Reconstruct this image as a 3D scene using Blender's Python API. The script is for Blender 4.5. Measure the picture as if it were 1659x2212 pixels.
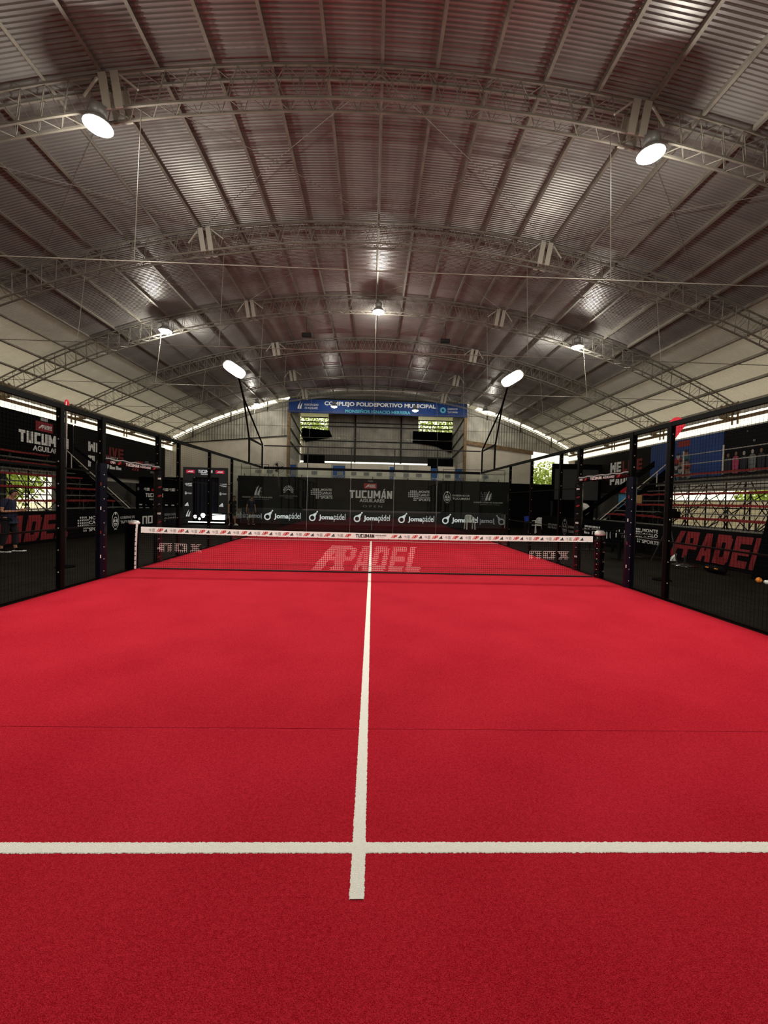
import bpy, bmesh, math, random
from mathutils import Vector, Matrix
random.seed(7)
S = bpy.context.scene
COL = S.collection
for o in list(bpy.data.objects):
    bpy.data.objects.remove(o)

# ------------------------------------------------------------------ camera
F_PX = 873.655
CAM = Vector((0.0265, -8.739, 1.580))
YAW, PITCH, ROLL = 0.028835, -0.026809, 0.023532
fw = Vector((math.sin(YAW) * math.cos(PITCH), math.cos(YAW) * math.cos(PITCH), math.sin(PITCH)))
r0 = Vector((math.cos(YAW), -math.sin(YAW), 0))
u0 = r0.cross(fw)
rt = r0 * math.cos(ROLL) + u0 * math.sin(ROLL)
up = -r0 * math.sin(ROLL) + u0 * math.cos(ROLL)
cd = bpy.data.cameras.new('camera')
cam = bpy.data.objects.new('camera', cd)
COL.objects.link(cam)
cd.sensor_fit = 'HORIZONTAL'
cd.sensor_width = 36
cd.lens = F_PX / 1659 * 36
cd.clip_end = 400
cam.matrix_world = Matrix(((rt.x, up.x, -fw.x, CAM.x), (rt.y, up.y, -fw.y, CAM.y), (rt.z, up.z, -fw.z, CAM.z), (0, 0, 0, 1)))
S.camera = cam

# ------------------------------------------------------------------ sky and exposure
W = bpy.data.worlds.new('sky')
S.world = W
W.use_nodes = True
wn = W.node_tree
wn.nodes['Background'].inputs[0].default_value = (1.0, 0.93, 0.70, 1)
wn.nodes['Background'].inputs[1].default_value = 1.8
S.view_settings.view_transform = 'Standard'
S.view_settings.look = 'None'
S.view_settings.gamma = 1
S.view_settings.use_curve_mapping = False
S.view_settings.exposure = 0.06
S.cycles.max_bounces = 8
S.cycles.diffuse_bounces = 4
S.cycles.glossy_bounces = 3
S.cycles.transparent_max_bounces = 12
HALL_W, COURT_W, NEAR_W, FAR_W = 165, 205, 255, 90      # lamp powers

# ------------------------------------------------------------------ materials
MATS = {}


def mat(name, col, rough=0.6, metal=0.0, spec=0.3, emit=None, noise=None, bump=None, coat=0.0):
    """noise = (scale, amount): colour variation in object space; bump = (scale, strength)"""
    if name in MATS:
        return MATS[name]
    m = bpy.data.materials.new(name)
    m.use_nodes = True
    nt = m.node_tree
    b = nt.nodes['Principled BSDF']
    b.inputs['Base Color'].default_value = (*col, 1)
    b.inputs['Roughness'].default_value = rough
    b.inputs['Metallic'].default_value = metal
    b.inputs['Specular IOR Level'].default_value = spec
    b.inputs['Coat Weight'].default_value = coat
    if emit:
        b.inputs['Emission Color'].default_value = (*emit[0], 1)
        b.inputs['Emission Strength'].default_value = emit[1]
    if noise or bump:
        tc = nt.nodes.new('ShaderNodeTexCoord')
    if noise:
        n = nt.nodes.new('ShaderNodeTexNoise')
        n.inputs['Scale'].default_value = noise[0]
        n.inputs['Detail'].default_value = 6
        nt.links.new(tc.outputs['Object'], n.inputs['Vector'])
        r = nt.nodes.new('ShaderNodeValToRGB')
        k = noise[1]
        r.color_ramp.elements[0].position = 0.3
        r.color_ramp.elements[1].position = 0.7
        r.color_ramp.elements[0].color = (*[max(c * (1 - k), 0) for c in col], 1)
        r.color_ramp.elements[1].color = (*[min(c * (1 + k), 1) for c in col], 1)
        nt.links.new(n.outputs['Fac'], r.inputs['Fac'])
        nt.links.new(r.outputs['Color'], b.inputs['Base Color'])
    if bump:
        n2 = nt.nodes.new('ShaderNodeTexNoise')
        n2.inputs['Scale'].default_value = bump[0]
        n2.inputs['Detail'].default_value = 4
        nt.links.new(tc.outputs['Object'], n2.inputs['Vector'])
        bp = nt.nodes.new('ShaderNodeBump')
        bp.inputs['Strength'].default_value = bump[1]
        bp.inputs['Distance'].default_value = 0.01
        nt.links.new(n2.outputs['Fac'], bp.inputs['Height'])
        nt.links.new(bp.outputs['Normal'], b.inputs['Normal'])
    MATS[name] = m
    return m


def carpet_mat(name, dark, light, speck=None):
    m = bpy.data.materials.new(name)
    m.use_nodes = True
    nt = m.node_tree
    b = nt.nodes['Principled BSDF']
    b.inputs['Roughness'].default_value = 1
    b.inputs['Specular IOR Level'].default_value = 0.05
    tc = nt.nodes.new('ShaderNodeTexCoord')

    def tex(scale, detail):
        n = nt.nodes.new('ShaderNodeTexNoise')
        n.inputs['Scale'].default_value = scale
        n.inputs['Detail'].default_value = detail
        nt.links.new(tc.outputs['Object'], n.inputs['Vector'])
        return n
    fine, mid, big = tex(270, 2), tex(70, 3), tex(1.3, 4)
    a1 = nt.nodes.new('ShaderNodeMath'); a1.operation = 'MULTIPLY_ADD'
    a1.inputs[1].default_value = 0.62
    nt.links.new(fine.outputs['Fac'], a1.inputs[0])
    a2 = nt.nodes.new('ShaderNodeMath'); a2.operation = 'MULTIPLY'
    a2.inputs[1].default_value = 0.22
    nt.links.new(mid.outputs['Fac'], a2.inputs[0])
    nt.links.new(a2.outputs[0], a1.inputs[2])
    a3 = nt.nodes.new('ShaderNodeMath'); a3.operation = 'MULTIPLY_ADD'
    a3.inputs[1].default_value = 0.14
    nt.links.new(big.outputs['Fac'], a3.inputs[0])
    nt.links.new(a1.outputs[0], a3.inputs[2])
    r = nt.nodes.new('ShaderNodeValToRGB')
    r.color_ramp.elements[0].position = 0.37
    r.color_ramp.elements[1].position = 0.61
    r.color_ramp.elements[0].color = (*dark, 1)
    r.color_ramp.elements[1].color = (*light, 1)
    nt.links.new(a3.outputs[0], r.inputs['Fac'])
    nt.links.new(r.outputs['Color'], b.inputs['Base Color'])
    bp = nt.nodes.new('ShaderNodeBump')
    bp.inputs['Strength'].default_value = 0.55
    bp.inputs['Distance'].default_value = 0.012
    nt.links.new(fine.outputs['Fac'], bp.inputs['Height'])
    nt.links.new(bp.outputs['Normal'], b.inputs['Normal'])
    MATS[name] = m
    return m


def glass_mat(name, tint=(0.90, 0.94, 0.925), ior=1.6):
    m = bpy.data.materials.new(name)
    m.use_nodes = True
    nt = m.node_tree
    nt.nodes.clear()
    out = nt.nodes.new('ShaderNodeOutputMaterial')
    mix = nt.nodes.new('ShaderNodeMixShader')
    fr = nt.nodes.new('ShaderNodeFresnel')
    fr.inputs['IOR'].default_value = ior
    tr = nt.nodes.new('ShaderNodeBsdfTransparent')
    tr.inputs[0].default_value = (*tint, 1)
    gl = nt.nodes.new('ShaderNodeBsdfGlossy')
    gl.inputs['Roughness'].default_value = 0.0
    ge = nt.nodes.new('ShaderNodeNewGeometry')
    sub = nt.nodes.new('ShaderNodeMath'); sub.operation = 'SUBTRACT'
    sub.inputs[0].default_value = 1.0
    nt.links.new(ge.outputs['Backfacing'], sub.inputs[1])
    mul = nt.nodes.new('ShaderNodeMath'); mul.operation = 'MULTIPLY'
    nt.links.new(fr.outputs[0], mul.inputs[0])
    nt.links.new(sub.outputs[0], mul.inputs[1])
    nt.links.new(mul.outputs[0], mix.inputs[0])          # one reflection per pane, at the face the ray enters
    nt.links.new(tr.outputs[0], mix.inputs[1])
    nt.links.new(gl.outputs[0], mix.inputs[2])
    nt.links.new(mix.outputs[0], out.inputs[0])
    MATS[name] = m
    return m


def translucent(name, col, fac):
    m = mat(name, col, 0.5, 0.0, 0.3, noise=(0.6, 0.12))
    nt = m.node_tree
    out = nt.nodes['Material Output']
    b = nt.nodes['Principled BSDF']
    tr = nt.nodes.new('ShaderNodeBsdfTranslucent')
    tr.inputs[0].default_value = (1.0, 0.95, 0.86, 1)
    mx = nt.nodes.new('ShaderNodeMixShader')
    mx.inputs[0].default_value = fac
    nt.links.new(b.outputs[0], mx.inputs[1])
    nt.links.new(tr.outputs[0], mx.inputs[2])
    nt.links.new(mx.outputs[0], out.inputs[0])
    return m


RED_CARPET = carpet_mat('red_carpet', (0.31, 0.003, 0.012), (0.60, 0.024, 0.044))
WHITE_CARPET = carpet_mat('white_carpet', (0.86, 0.84, 0.75), (1.0, 0.99, 0.93))
GLASS = glass_mat('clear_glass')
HALL_FLOOR = mat('hall_floor', (0.0075, 0.0066, 0.0050), 0.9, 0, 0.03, noise=(1.5, 0.25), bump=(60, 0.2))
ROOF = mat('roof_sheet_zinc', (0.285, 0.27, 0.255), 0.36, 0.35, 0.5, noise=(0.6, 0.18))
STEEL = mat('painted_steel', (0.22, 0.20, 0.165), 0.5, 0.25, 0.4, noise=(3, 0.2))
STEEL_LT = mat('pale_steel', (0.50, 0.47, 0.40), 0.45, 0.2, 0.5)
STEEL_DK = mat('dark_steel', (0.014, 0.0135, 0.013), 0.5, 0.1, 0.25)
RUSTY = mat('brown_steel', (0.20, 0.13, 0.07), 0.7, 0.1, 0.3, noise=(6, 0.4))
BLACK_PAINT = mat('black_powder_coat', (0.0025, 0.0025, 0.0025), 0.42, 0.0, 0.06)
BLACK_CLOTH = mat('black_cloth', (0.0025, 0.0025, 0.003), 0.95, 0, 0.01)
BLACK_VINYL = mat('black_vinyl', (0.0035, 0.0035, 0.004), 0.7, 0, 0.03)
CHARCOAL = mat('charcoal_vinyl', (0.011, 0.012, 0.0115), 0.6, 0, 0.06)
LEDGREY = mat('grey_screen_board', (0.032, 0.032, 0.035), 0.6, 0, 0.15)
SCREEN = mat('dull_grey_screen', (0.055, 0.056, 0.058), 0.8, 0, 0.1)
LED_WHITE = mat('led_white', (0.8, 0.8, 0.8), 0.5, emit=((0.95, 0.97, 1.0), 0.42))
LED_PINK = mat('led_pink', (0.62, 0.02, 0.07), 0.5, emit=((0.8, 0.03, 0.10), 0.35))
WHITE_INK = mat('white_ink', (0.80, 0.80, 0.78), 0.6)
GREY_INK = mat('grey_ink', (0.36, 0.36, 0.36), 0.6)
BLACK_INK = mat('black_ink', (0.012, 0.012, 0.014), 0.6)
RED_INK = mat('red_ink', (0.50, 0.014, 0.020), 0.6)
BOARD_RED = mat('board_red_ink', (0.18, 0.010, 0.013), 0.7)
DKRED_INK = mat('dark_red_ink', (0.20, 0.012, 0.010), 0.6)
CYAN_INK = mat('cyan_ink', (0.10, 0.45, 0.60), 0.6)
BLUE_VINYL = mat('blue_vinyl', (0.010, 0.040, 0.175), 0.55, noise=(0.8, 0.25))
BLUE_PAINT = mat('blue_wall_paint', (0.010, 0.075, 0.26), 0.5)
WHITE_PLASTIC = mat('white_plastic', (0.80, 0.80, 0.76), 0.35, 0, 0.5)
WHITE_TAPE = mat('white_tape', (0.82, 0.80, 0.77), 0.6)
RED_BOARD = mat('red_plank', (0.19, 0.012, 0.013), 0.6, noise=(4, 0.25))
GREY_BOARD = mat('grey_plank', (0.115, 0.11, 0.10), 0.6, 0.2, noise=(5, 0.3))
ALU = mat('aluminium', (0.66, 0.66, 0.64), 0.35, 0.75)
CREAM = mat('cream_plaster', (0.66, 0.60, 0.50), 0.85, noise=(1.1, 0.12), bump=(20, 0.15))
SHEETWALL = mat('grey_wall_sheet', (0.42, 0.40, 0.34), 0.6, 0.15, 0.3, noise=(1.2, 0.3))
BRICKWALL = mat('grey_block', (0.40, 0.37, 0.31), 0.9, noise=(4, 0.2))
GOLDWALL = mat('pale_wall', (0.58, 0.54, 0.46), 0.85, noise=(1, 0.15))
DKWALL = mat('dim_wall', (0.06, 0.055, 0.05), 0.9, noise=(2, 0.2))
GROUND = mat('dry_ground', (0.62, 0.56, 0.44), 0.95, noise=(0.8, 0.25))
LEAF = mat('leaf_green', (0.30, 0.42, 0.07), 0.6, noise=(2, 0.45))
BARK = mat('bark', (0.12, 0.08, 0.05), 0.9)
GLOSSWRAP = mat('glossy_black_wrap', (0.004, 0.004, 0.005), 0.14, 0, 0.35, bump=(9, 0.8))
NAVYWRAP = mat('navy_wrap', (0.004, 0.005, 0.013), 0.25, 0, 0.2, bump=(7, 0.4))
LAMP_ON = mat('lit_lens', (1, 1, 0.9), 0.4, emit=((1.0, 0.97, 0.80), 60))
LAMP_CASE = mat('lamp_case', (0.30, 0.30, 0.29), 0.4, 0.5)
NET_BLACK = mat('net_cord_black', (0.012, 0.008, 0.009), 0.8)
NET_WHITE = mat('net_cord_white', (0.80, 0.62, 0.60), 0.8)
SKIN = mat('skin', (0.36, 0.17, 0.10), 0.55)
HAIR = mat('black_hair', (0.008, 0.006, 0.006), 0.5, bump=(60, 0.6))
NAVY_TEE = mat('navy_cotton', (0.012, 0.014, 0.035), 0.9)
BLK_TROUSER = mat('black_cotton', (0.008, 0.008, 0.010), 0.9)
OLIVE = mat('olive_cotton', (0.035, 0.035, 0.025), 0.9)
TAN = mat('tan_cotton', (0.14, 0.09, 0.05), 0.9)
TEAL = mat('blue_tarp', (0.10, 0.35, 0.60), 0.7)
CARD = mat('cardboard', (0.45, 0.29, 0.12), 0.8)
ORANGE = mat('orange_rubber', (0.85, 0.25, 0.03), 0.5)
RED_FLAG = mat('red_flag_cloth', (0.62, 0.02, 0.04), 0.7)
FIN_WHITE = mat('white_flag_cloth', (0.75, 0.62, 0.58), 0.7)

# ------------------------------------------------------------------ helpers
ORG = {}


def link(o, parent=None):
    COL.objects.link(o)
    if parent is not None:
        o.parent = parent
    return o


def tag(o, label, cat, group=None, kind=None):
    o['label'] = label
    if cat:
        o['category'] = cat
    if group:
        o['group'] = group
    if kind:
        o['kind'] = kind
    return o


def thing(name, loc, label, cat, group=None, kind=None):
    o = bpy.data.objects.new(name, None)
    o.empty_display_size = 0.1
    o.location = loc
    ORG[o] = Vector(loc)
    link(o)
    return tag(o, label, cat, group, kind)


class MB:
    """collects shapes in world coordinates; build() links them as one mesh"""
    def __init__(s):
        s.v, s.f, s.m = [], [], []

    def add(s, vs, fs, mi=0):
        n = len(s.v)
        s.v += [tuple(v) for v in vs]
        s.f += [tuple(i + n for i in f) for f in fs]
        s.m += [mi] * len(fs)
        return s

    def box(s, a, b, mi=0):
        x0, y0, z0 = (min(p, q) for p, q in zip(a, b))
        x1, y1, z1 = (max(p, q) for p, q in zip(a, b))
        return s.add([(x0, y0, z0), (x1, y0, z0), (x1, y1, z0), (x0, y1, z0), (x0, y0, z1), (x1, y0, z1), (x1, y1, z1), (x0, y1, z1)],
                     [(3, 2, 1, 0), (4, 5, 6, 7), (0, 1, 5, 4), (1, 2, 6, 5), (2, 3, 7, 6), (3, 0, 4, 7)], mi)

    def bar(s, p, q, w, h=None, ref=(0, 0, 1), mi=0, caps=True):
        """rectangular bar from p to q, w across, h along ref"""
        p, q = Vector(p), Vector(q)
        h = h or w
        d = (q - p).normalized()
        ref = Vector(ref)
        if abs(d.dot(ref)) > 0.98:
            ref = Vector((0, 1, 0)) if abs(d.y) < 0.9 else Vector((1, 0, 0))
        a = d.cross(ref).normalized() * w / 2
        b = a.cross(d).normalized() * h / 2
        vs = [e + x + y for e in (p, q) for x, y in ((-a, -b), (a, -b), (a, b), (-a, b))]
        fs = [(0, 1, 5, 4), (1, 2, 6, 5), (2, 3, 7, 6), (3, 0, 4, 7)]
        if caps:
            fs += [(3, 2, 1, 0), (4, 5, 6, 7)]
        return s.add(vs, fs, mi)

    def tube(s, p, q, r, n=10, r2=None, mi=0, caps=True):
        p, q = Vector(p), Vector(q)
        r2 = r if r2 is None else r2
        d = (q - p).normalized()
        ref = Vector((0, 0, 1)) if abs(d.z) < 0.9 else Vector((1, 0, 0))
        a = d.cross(ref).normalized()
        b = a.cross(d)
        vs = [e + (a * math.cos(2 * math.pi * k / n) + b * math.sin(2 * math.pi * k / n)) * rr for e, rr in ((p, r), (q, r2)) for k in range(n)]
        fs = [(k, k + n, (k + 1) % n + n, (k + 1) % n) for k in range(n)]
        if caps:
            fs += [tuple(range(n)), tuple(range(2 * n - 1, n - 1, -1))]
        return s.add(vs, fs, mi)

    def path(s, pts, r, n=8, mi=0):
        for p, q in zip(pts, pts[1:]):
            s.tube(p, q, r, n, mi=mi)
        return s

    def lathe(s, c, prof, n=16, axis='z', mi=0):
        """prof = [(radius, along)]"""
        c = Vector(c)
        vs = []
        for r, h in prof:
            for k in range(n):
                t = 2 * math.pi * k / n
                a, b = r * math.cos(t), r * math.sin(t)
                vs.append(c + Vector({'z': (a, b, h), 'y': (a, h, b), 'x': (h, a, b)}[axis]))
        fs = []
        for i in range(len(prof) - 1):
            for k in range(n):
                fs.append((i * n + k, i * n + (k + 1) % n, (i + 1) * n + (k + 1) % n, (i + 1) * n + k))
        if prof[0][0] > 1e-4:
            fs.append(tuple(range(n - 1, -1, -1)))
        if prof[-1][0] > 1e-4:
            fs.append(tuple((len(prof) - 1) * n + k for k in range(n)))
        return s.add(vs, fs, mi)

    def prism(s, pts, ext, mi=0):
        """flat polygon of 3-D points pushed out along ext"""
        n = len(pts)
        ext = Vector(ext)
        vs = [Vector(p) for p in pts] + [Vector(p) + ext for p in pts]
        fs = [tuple(range(n - 1, -1, -1)), tuple(range(n, 2 * n))] + [(k, (k + 1) % n, (k + 1) % n + n, k + n) for k in range(n)]
        return s.add(vs, fs, mi)

    def mesh(s, name, mats, org=(0, 0, 0), smooth=False):
        org = Vector(org)
        me = bpy.data.meshes.new(name)
        me.from_pydata([Vector(v) - org for v in s.v], [], s.f)
        if not isinstance(mats, (list, tuple)):
            mats = [mats]
        for m in mats:
            me.materials.append(m)
        if len(mats) > 1:
            me.polygons.foreach_set('material_index', s.m)
        if smooth:
            me.polygons.foreach_set('use_smooth', [True] * len(me.polygons))
        me.update()
        return me

    def build(s, name, mats, parent=None, org=None, smooth=False, kind=None, label=None):
        if parent is not None:
            po = ORG[parent]
            org = Vector(org) if org is not None else po
        else:
            po = Vector((0, 0, 0))
            org = Vector(org) if org is not None else po
        o = bpy.data.objects.new(name, s.mesh(name, mats, org, smooth))
        o.location = org - po
        ORG[o] = org
        link(o, parent)
        if kind:
            o['kind'] = kind
        if label:
            o['label'] = label
        return o


def place(me, name, loc, parent=None):
    """another object that shares a mesh whose origin is at loc"""
    o = bpy.data.objects.new(name, me)
    po = ORG[parent] if parent is not None else Vector((0, 0, 0))
    o.location = Vector(loc) - po
    ORG[o] = Vector(loc)
    return link(o, parent)


def copy_tree(o, parent=None):
    c = o.copy()
    COL.objects.link(c)
    c.parent = parent
    ORG[c] = ORG[o].copy()
    for ch in list(o.children):
        copy_tree(ch, c)
    return c


# ---- flat print on a surface: lettering and emblems
TXT = {}


def text_mesh(s, bold=0.0, shear=0.0):
    key = (s, bold, shear)
    if key not in TXT:
        cu = bpy.data.curves.new('t', 'FONT')
        cu.body = s
        cu.fill_mode = 'FRONT'
        cu.resolution_u = 3
        cu.offset = bold
        cu.shear = shear
        ob = bpy.data.objects.new('t', cu)
        COL.objects.link(ob)
        dg = bpy.context.evaluated_depsgraph_get()
        me = bpy.data.meshes.new_from_object(ob.evaluated_get(dg))
        vs = [(v.co.x, v.co.y) for v in me.vertices]
        fs = [tuple(p.vertices) for p in me.polygons]
        bpy.data.objects.remove(ob)
        bpy.data.curves.remove(cu)
        bpy.data.meshes.remove(me)
        x0 = min(v[0] for v in vs); x1 = max(v[0] for v in vs)
        y0 = min(v[1] for v in vs); y1 = max(v[1] for v in vs)
        TXT[key] = ([((x - x0) / (x1 - x0), (y - y0) / (y1 - y0)) for x, y in vs], fs)
    return TXT[key]


def rect(x0, y0, x1, y1):
    return [(x0, y0), (x1, y0), (x1, y1), (x0, y1)]


def glyph(ch, t=0.24):
    """square block capitals, height 1: (width, polygons)"""
    w = 0.72
    Lb, Rb, Tb, Bb, Mb = rect(0, 0, t, 1), rect(w - t, 0, w, 1), rect(0, 1 - t * .85, w, 1), rect(0, 0, w, t * .85), rect(0, .5 - t * .38, w, .5 + t * .38)
    g = {
        'A': [[(0, 0), (t, 0), (w * .5 + .02, 1), (w * .34, 1)], [(w, 0), (w - t, 0), (w * .46, 1), (w * .78, 1)], rect(w * .25, .2, w * .75, .38)],
        'P': [Lb, Tb, rect(0, .36, w, .36 + t * .8), rect(w - t, .36, w, 1)], 'D': [Lb, [(0, 1), (0, 1 - t * .85), (w, 1 - t), (w - .1, 1)], [(0, 0), (0, t * .85), (w, t), (w - .1, 0)], rect(w - t, .1, w, .9)],
        'E': [Lb, Tb, Bb, Mb], 'L': [Lb, Bb], 'T': [Tb, rect(w / 2 - t / 2, 0, w / 2 + t / 2, 1)], 'U': [Lb, Rb, Bb], 'C': [Lb, Tb, Bb],
        'N': [Lb, Rb, [(0, 1), (t, 1), (w, 0), (w - t, 0)]], 'I': [rect(0, 0, t, 1)], 'O': [Lb, Rb, Tb, Bb], 'S': [Tb, Bb, Mb, rect(0, .5, t, 1), rect(w - t, 0, w, .5)],
        'V': [[(0, 1), (t, 1), (w / 2 + t / 2, 0), (w / 2 - t / 2, 0)], [(w, 1), (w - t, 1), (w / 2 - t / 2, 0), (w / 2 + t / 2, 0)]],
        'X': [[(0, 1), (t * 1.2, 1), (w, 0), (w - t * 1.2, 0)], [(0, 0), (t * 1.2, 0), (w, 1), (w - t * 1.2, 1)]],
        'n': [Lb, Rb, Tb], ' ': [],
    }
    wm = 0.95
    g['M'] = [rect(0, 0, t, 1), rect(wm - t, 0, wm, 1), [(0, 1), (t, 1), (wm / 2 + t * .4, .25), (wm / 2 - t * .4, .25)], [(wm, 1), (wm - t, 1), (wm / 2 - t * .4, .25), (wm / 2 + t * .4, .25)]]
    g['W'] = [rect(0, 0, t, 1), rect(wm - t, 0, wm, 1), [(0, 0), (t, 0), (wm / 2 + t * .4, .75), (wm / 2 - t * .4, .75)], [(wm, 0), (wm - t, 0), (wm / 2 - t * .4, .75), (wm / 2 + t * .4, .75)]]
    g['Á'] = g['A'] + [[(w * .42, 1.06), (w * .62, 1.06), (w * .78, 1.24), (w * .56, 1.24)]]
    g['R'] = g['P'] + [[(w * .45, .36), (w * .75, .36), (w, 0), (w - t * 1.15, 0)]]
    g['G'] = [Lb, Tb, Bb, rect(w - t, 0, w, .5), rect(w * .5, .5 - t * .38, w, .5 + t * .38)]
    ww = {'M': wm, 'W': wm, 'I': t, ' ': .35}.get(ch, w)
    return ww, g[ch]


def block(s, h, width=None, slant=0.0, gap=0.12, t=0.24):
    """polygons of block lettering, height h, starting at the origin"""
    x, polys = 0, []
    for ch in s:
        w, g = glyph(ch, t)
        polys += [[(px + x, py) for px, py in p] for p in g]
        x += w + gap
    tot = x - gap
    kx = h if width is None else (width / tot)
    return [[((px * kx + py * slant * h), py * h) for px, py in p] for p in polys]


def circle(cx, cy, r, n=16, ry=None):
    ry = r if ry is None else ry
    return [(cx + r * math.cos(2 * math.pi * k / n), cy + ry * math.sin(2 * math.pi * k / n)) for k in range(n)]


def ring(cx, cy, r, t, n=20, ry=None, a0=0, a1=2 * math.pi):
    ry = r if ry is None else ry
    out = []
    for k in range(n):
        p, q = a0 + (a1 - a0) * k / n, a0 + (a1 - a0) * (k + 1) / n
        out.append([(cx + r * math.cos(p), cy + ry * math.sin(p)), (cx + r * math.cos(q), cy + ry * math.sin(q)),
                    (cx + (r - t) * math.cos(q), cy + (ry - t) * math.sin(q)), (cx + (r - t) * math.cos(p), cy + (ry - t) * math.sin(p))])
    return out


class Print:
    """prints on the plane through o spanned by r and u, a hair in front of it"""
    def __init__(s, o, r, u, parent, off=0.006):
        s.o, s.r, s.u, s.p, s.off = Vector(o), Vector(r).normalized(), Vector(u).normalized(), parent, off
        s.n = s.r.cross(s.u)

    def at(s, a, b):
        return s.o + s.r * a + s.u * b + s.n * s.off

    def polys(s, polys, a, b, m, name='emblem', k=1.0):
        mb = MB()
        step = min(.0004, .004 / max(len(polys), 1))
        for i_, p in enumerate(polys):
            area = sum(p[i][0] * p[(i + 1) % len(p)][1] - p[(i + 1) % len(p)][0] * p[i][1] for i in range(len(p)))
            if area < 0:
                p = p[::-1]
            mb.add([s.at(a + x * k, b + y * k) + s.n * (step * i_) for x, y in p], [tuple(range(len(p)))])
        return mb.build(name, m, s.p)

    def text(s, t, a, b, w, h, m, bold=0.02, shear=0.0, name='lettering'):
        vs, fs = text_mesh(t, bold, shear)
        return MB().add([s.at(a + x * w, b + y * h) for x, y in vs], fs).build(name, m, s.p)

    def block(s, t, a, b, w, h, m, slant=0.0, name='lettering', th=0.24):
        return s.polys(block(t, h, w, slant, t=th), a, b, m, name)

    # emblems
    def dots(s, a, b, h, m):
        pl = []
        for i in range(6):
            for j in range(6):
                x, y = (i + .5) / 6, (j + .5) / 6
                if (x - .5) ** 2 + (y - .5) ** 2 < .24 and not (i < 3 and j < 2):
                    q = .062 - .02 * abs(x - .5)
                    pl.append([(x - q + .02, y - q), (x + q, y - q * .9), (x + q - .01, y + q), (x - q, y + q * .9)])
        s.polys(pl, a, b, m, 'dotted_globe_emblem', h)

    def globe_sports(s, a, b, w, h, m):
        s.dots(a, b, h, m)
        x = a + h * 1.02
        ww = w - h * 1.02
        s.text('MONTE', x, b + h * .76, ww * .92, h * .22, m)
        s.text('CARLO', x, b + h * .47, ww * .92, h * .22, m)
        s.text('INTERNATIONAL', x, b + h * .32, ww, h * .085, m, 0.01)
        s.text('SPORTS', x, b + h * .02, ww, h * .24, m)

    def crest(s, a, b, w, h, m, words=True):
        pl = ring(.3, .5, .30, .035, 20, .46, .5 - math.pi / 2, 2 * math.pi - .5 - math.pi / 2) + ring(.3, .44, .2, .04, 16, .26)
        pl += [rect(.14, .42, .27, .56), rect(.33, .42, .46, .56), circle(.3, .86, .07, 8), [(.16, 0), (.22, 0), (.44, .1), (.38, .1)], [(.44, 0), (.38, 0), (.16, .1), (.22, .1)], rect(.2, .28, .4, .36)]
        s.polys(pl, a, b, m, 'oval_crest_emblem', h)
        if words:
            s.text('GOBIERNO DE', a + h * .72, b + h * .56, w - h * .72, h * .14, m, 0.0)
            s.text('TUCUMÁN', a + h * .72, b + h * .30, w - h * .72, h * .2, m)

    def sun(s, a, b, h, m):
        pl = []
        for k in range(13):
            t = math.radians(-25 + 230 * k / 12)
            d = .055
            pl.append([(.5 + .25 * math.cos(t - d), .45 + .25 * math.sin(t - d)), (.5 + .5 * math.cos(t - d * 1.3), .45 + .5 * math.sin(t - d * 1.3)),
                       (.5 + .5 * math.cos(t + d * 1.3), .45 + .5 * math.sin(t + d * 1.3)), (.5 + .25 * math.cos(t + d), .45 + .25 * math.sin(t + d))])
        pl += ring(.5, .42, .2, .07, 14, None, 0, math.pi)
        s.polys(pl, a, b, m, 'sunburst_emblem', h)

    def flame(s, a, b, h, m):
        def arc(x0, w, lean):
            L = [(x0 + lean * (k / 8) ** 1.6, k / 8) for k in range(9)]
            return L + [(x0 + w * (1 - (k / 8) ** 1.5) + lean * (k / 8) ** 1.6 + .02, k / 8) for k in range(8, -1, -1)]
        s.polys([arc(0, .2, .42), [(x, y * .8) for x, y in arc(.3, .2, .34)]], a, b, m, 'flame_emblem', h)

    def bars3(s, a, b, h, m):
        pl = []
        for k, hh in enumerate((.4, .7, 1.0)):
            x = k * .38
            pl.append([(x + .12, 0), (x + .40, 0), (x + .40 - hh * .34 + .1, hh), (x + .14 - hh * .34 + .08, hh * .86)])
        s.polys(pl, a, b, m, 'three_bar_emblem', h)

    def monogram(s, a, b, h, m):
        s.polys(block('AP', h, h * 1.15, .45, -.16, .22) + [[(-.42 * h, 0), (-.22 * h, 0), (.46 * h, h * .98), (.26 * h, h * .98)]], a, b, m, 'slanted_monogram')

    def racket(s, a, b, h, m):
        pl = ring(.36, .36, .35, .13, 22) + [circle(.86, 1.0, .085, 10), [(.06, .54), (.30, .66), (.52, .62), (.68, .46), (.84, .90), (.76, .93)]]
        s.polys(pl, a, b, m, 'ring_emblem', h)


def signboard(name, o, r, u, w, h, m, label, cat, thick=0.05, group=None):
    """a board or banner whose lower left front corner is at o; returns the thing and its printer"""
    o, r, u = Vector(o), Vector(r), Vector(u)
    n = r.cross(u)
    t = thing(name, o, label, cat, group)
    mb = MB()
    mb.prism([o, o + r * w, o + r * w + u * h, o + u * h], -n * thick)
    mb.build('panel', m, t)
    return t, Print(o, r, u, t)


X_, Y_, Z_ = Vector((1, 0, 0)), Vector((0, 1, 0)), Vector((0, 0, 1))
# ================================================================== THE SETTING
HW, APEX, EAVE = 15.0, 9.9, 6.0
RR = (HW ** 2 + (APEX - EAVE) ** 2) / (2 * (APEX - EAVE))
Y_NEAR, Y_FAR = -13.0, 22.0


def arc(x, off=0.0):
    return APEX - RR + math.sqrt((RR - off) ** 2 - x * x)


def arcp(x, off=0.0, y=0.0):
    """point at lateral x of the roof skin, moved off metres inwards along the normal"""
    c = Vector((0, y, APEX - RR))
    p = Vector((x, y, arc(x)))
    return p + (c - p).normalized() * off


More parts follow.
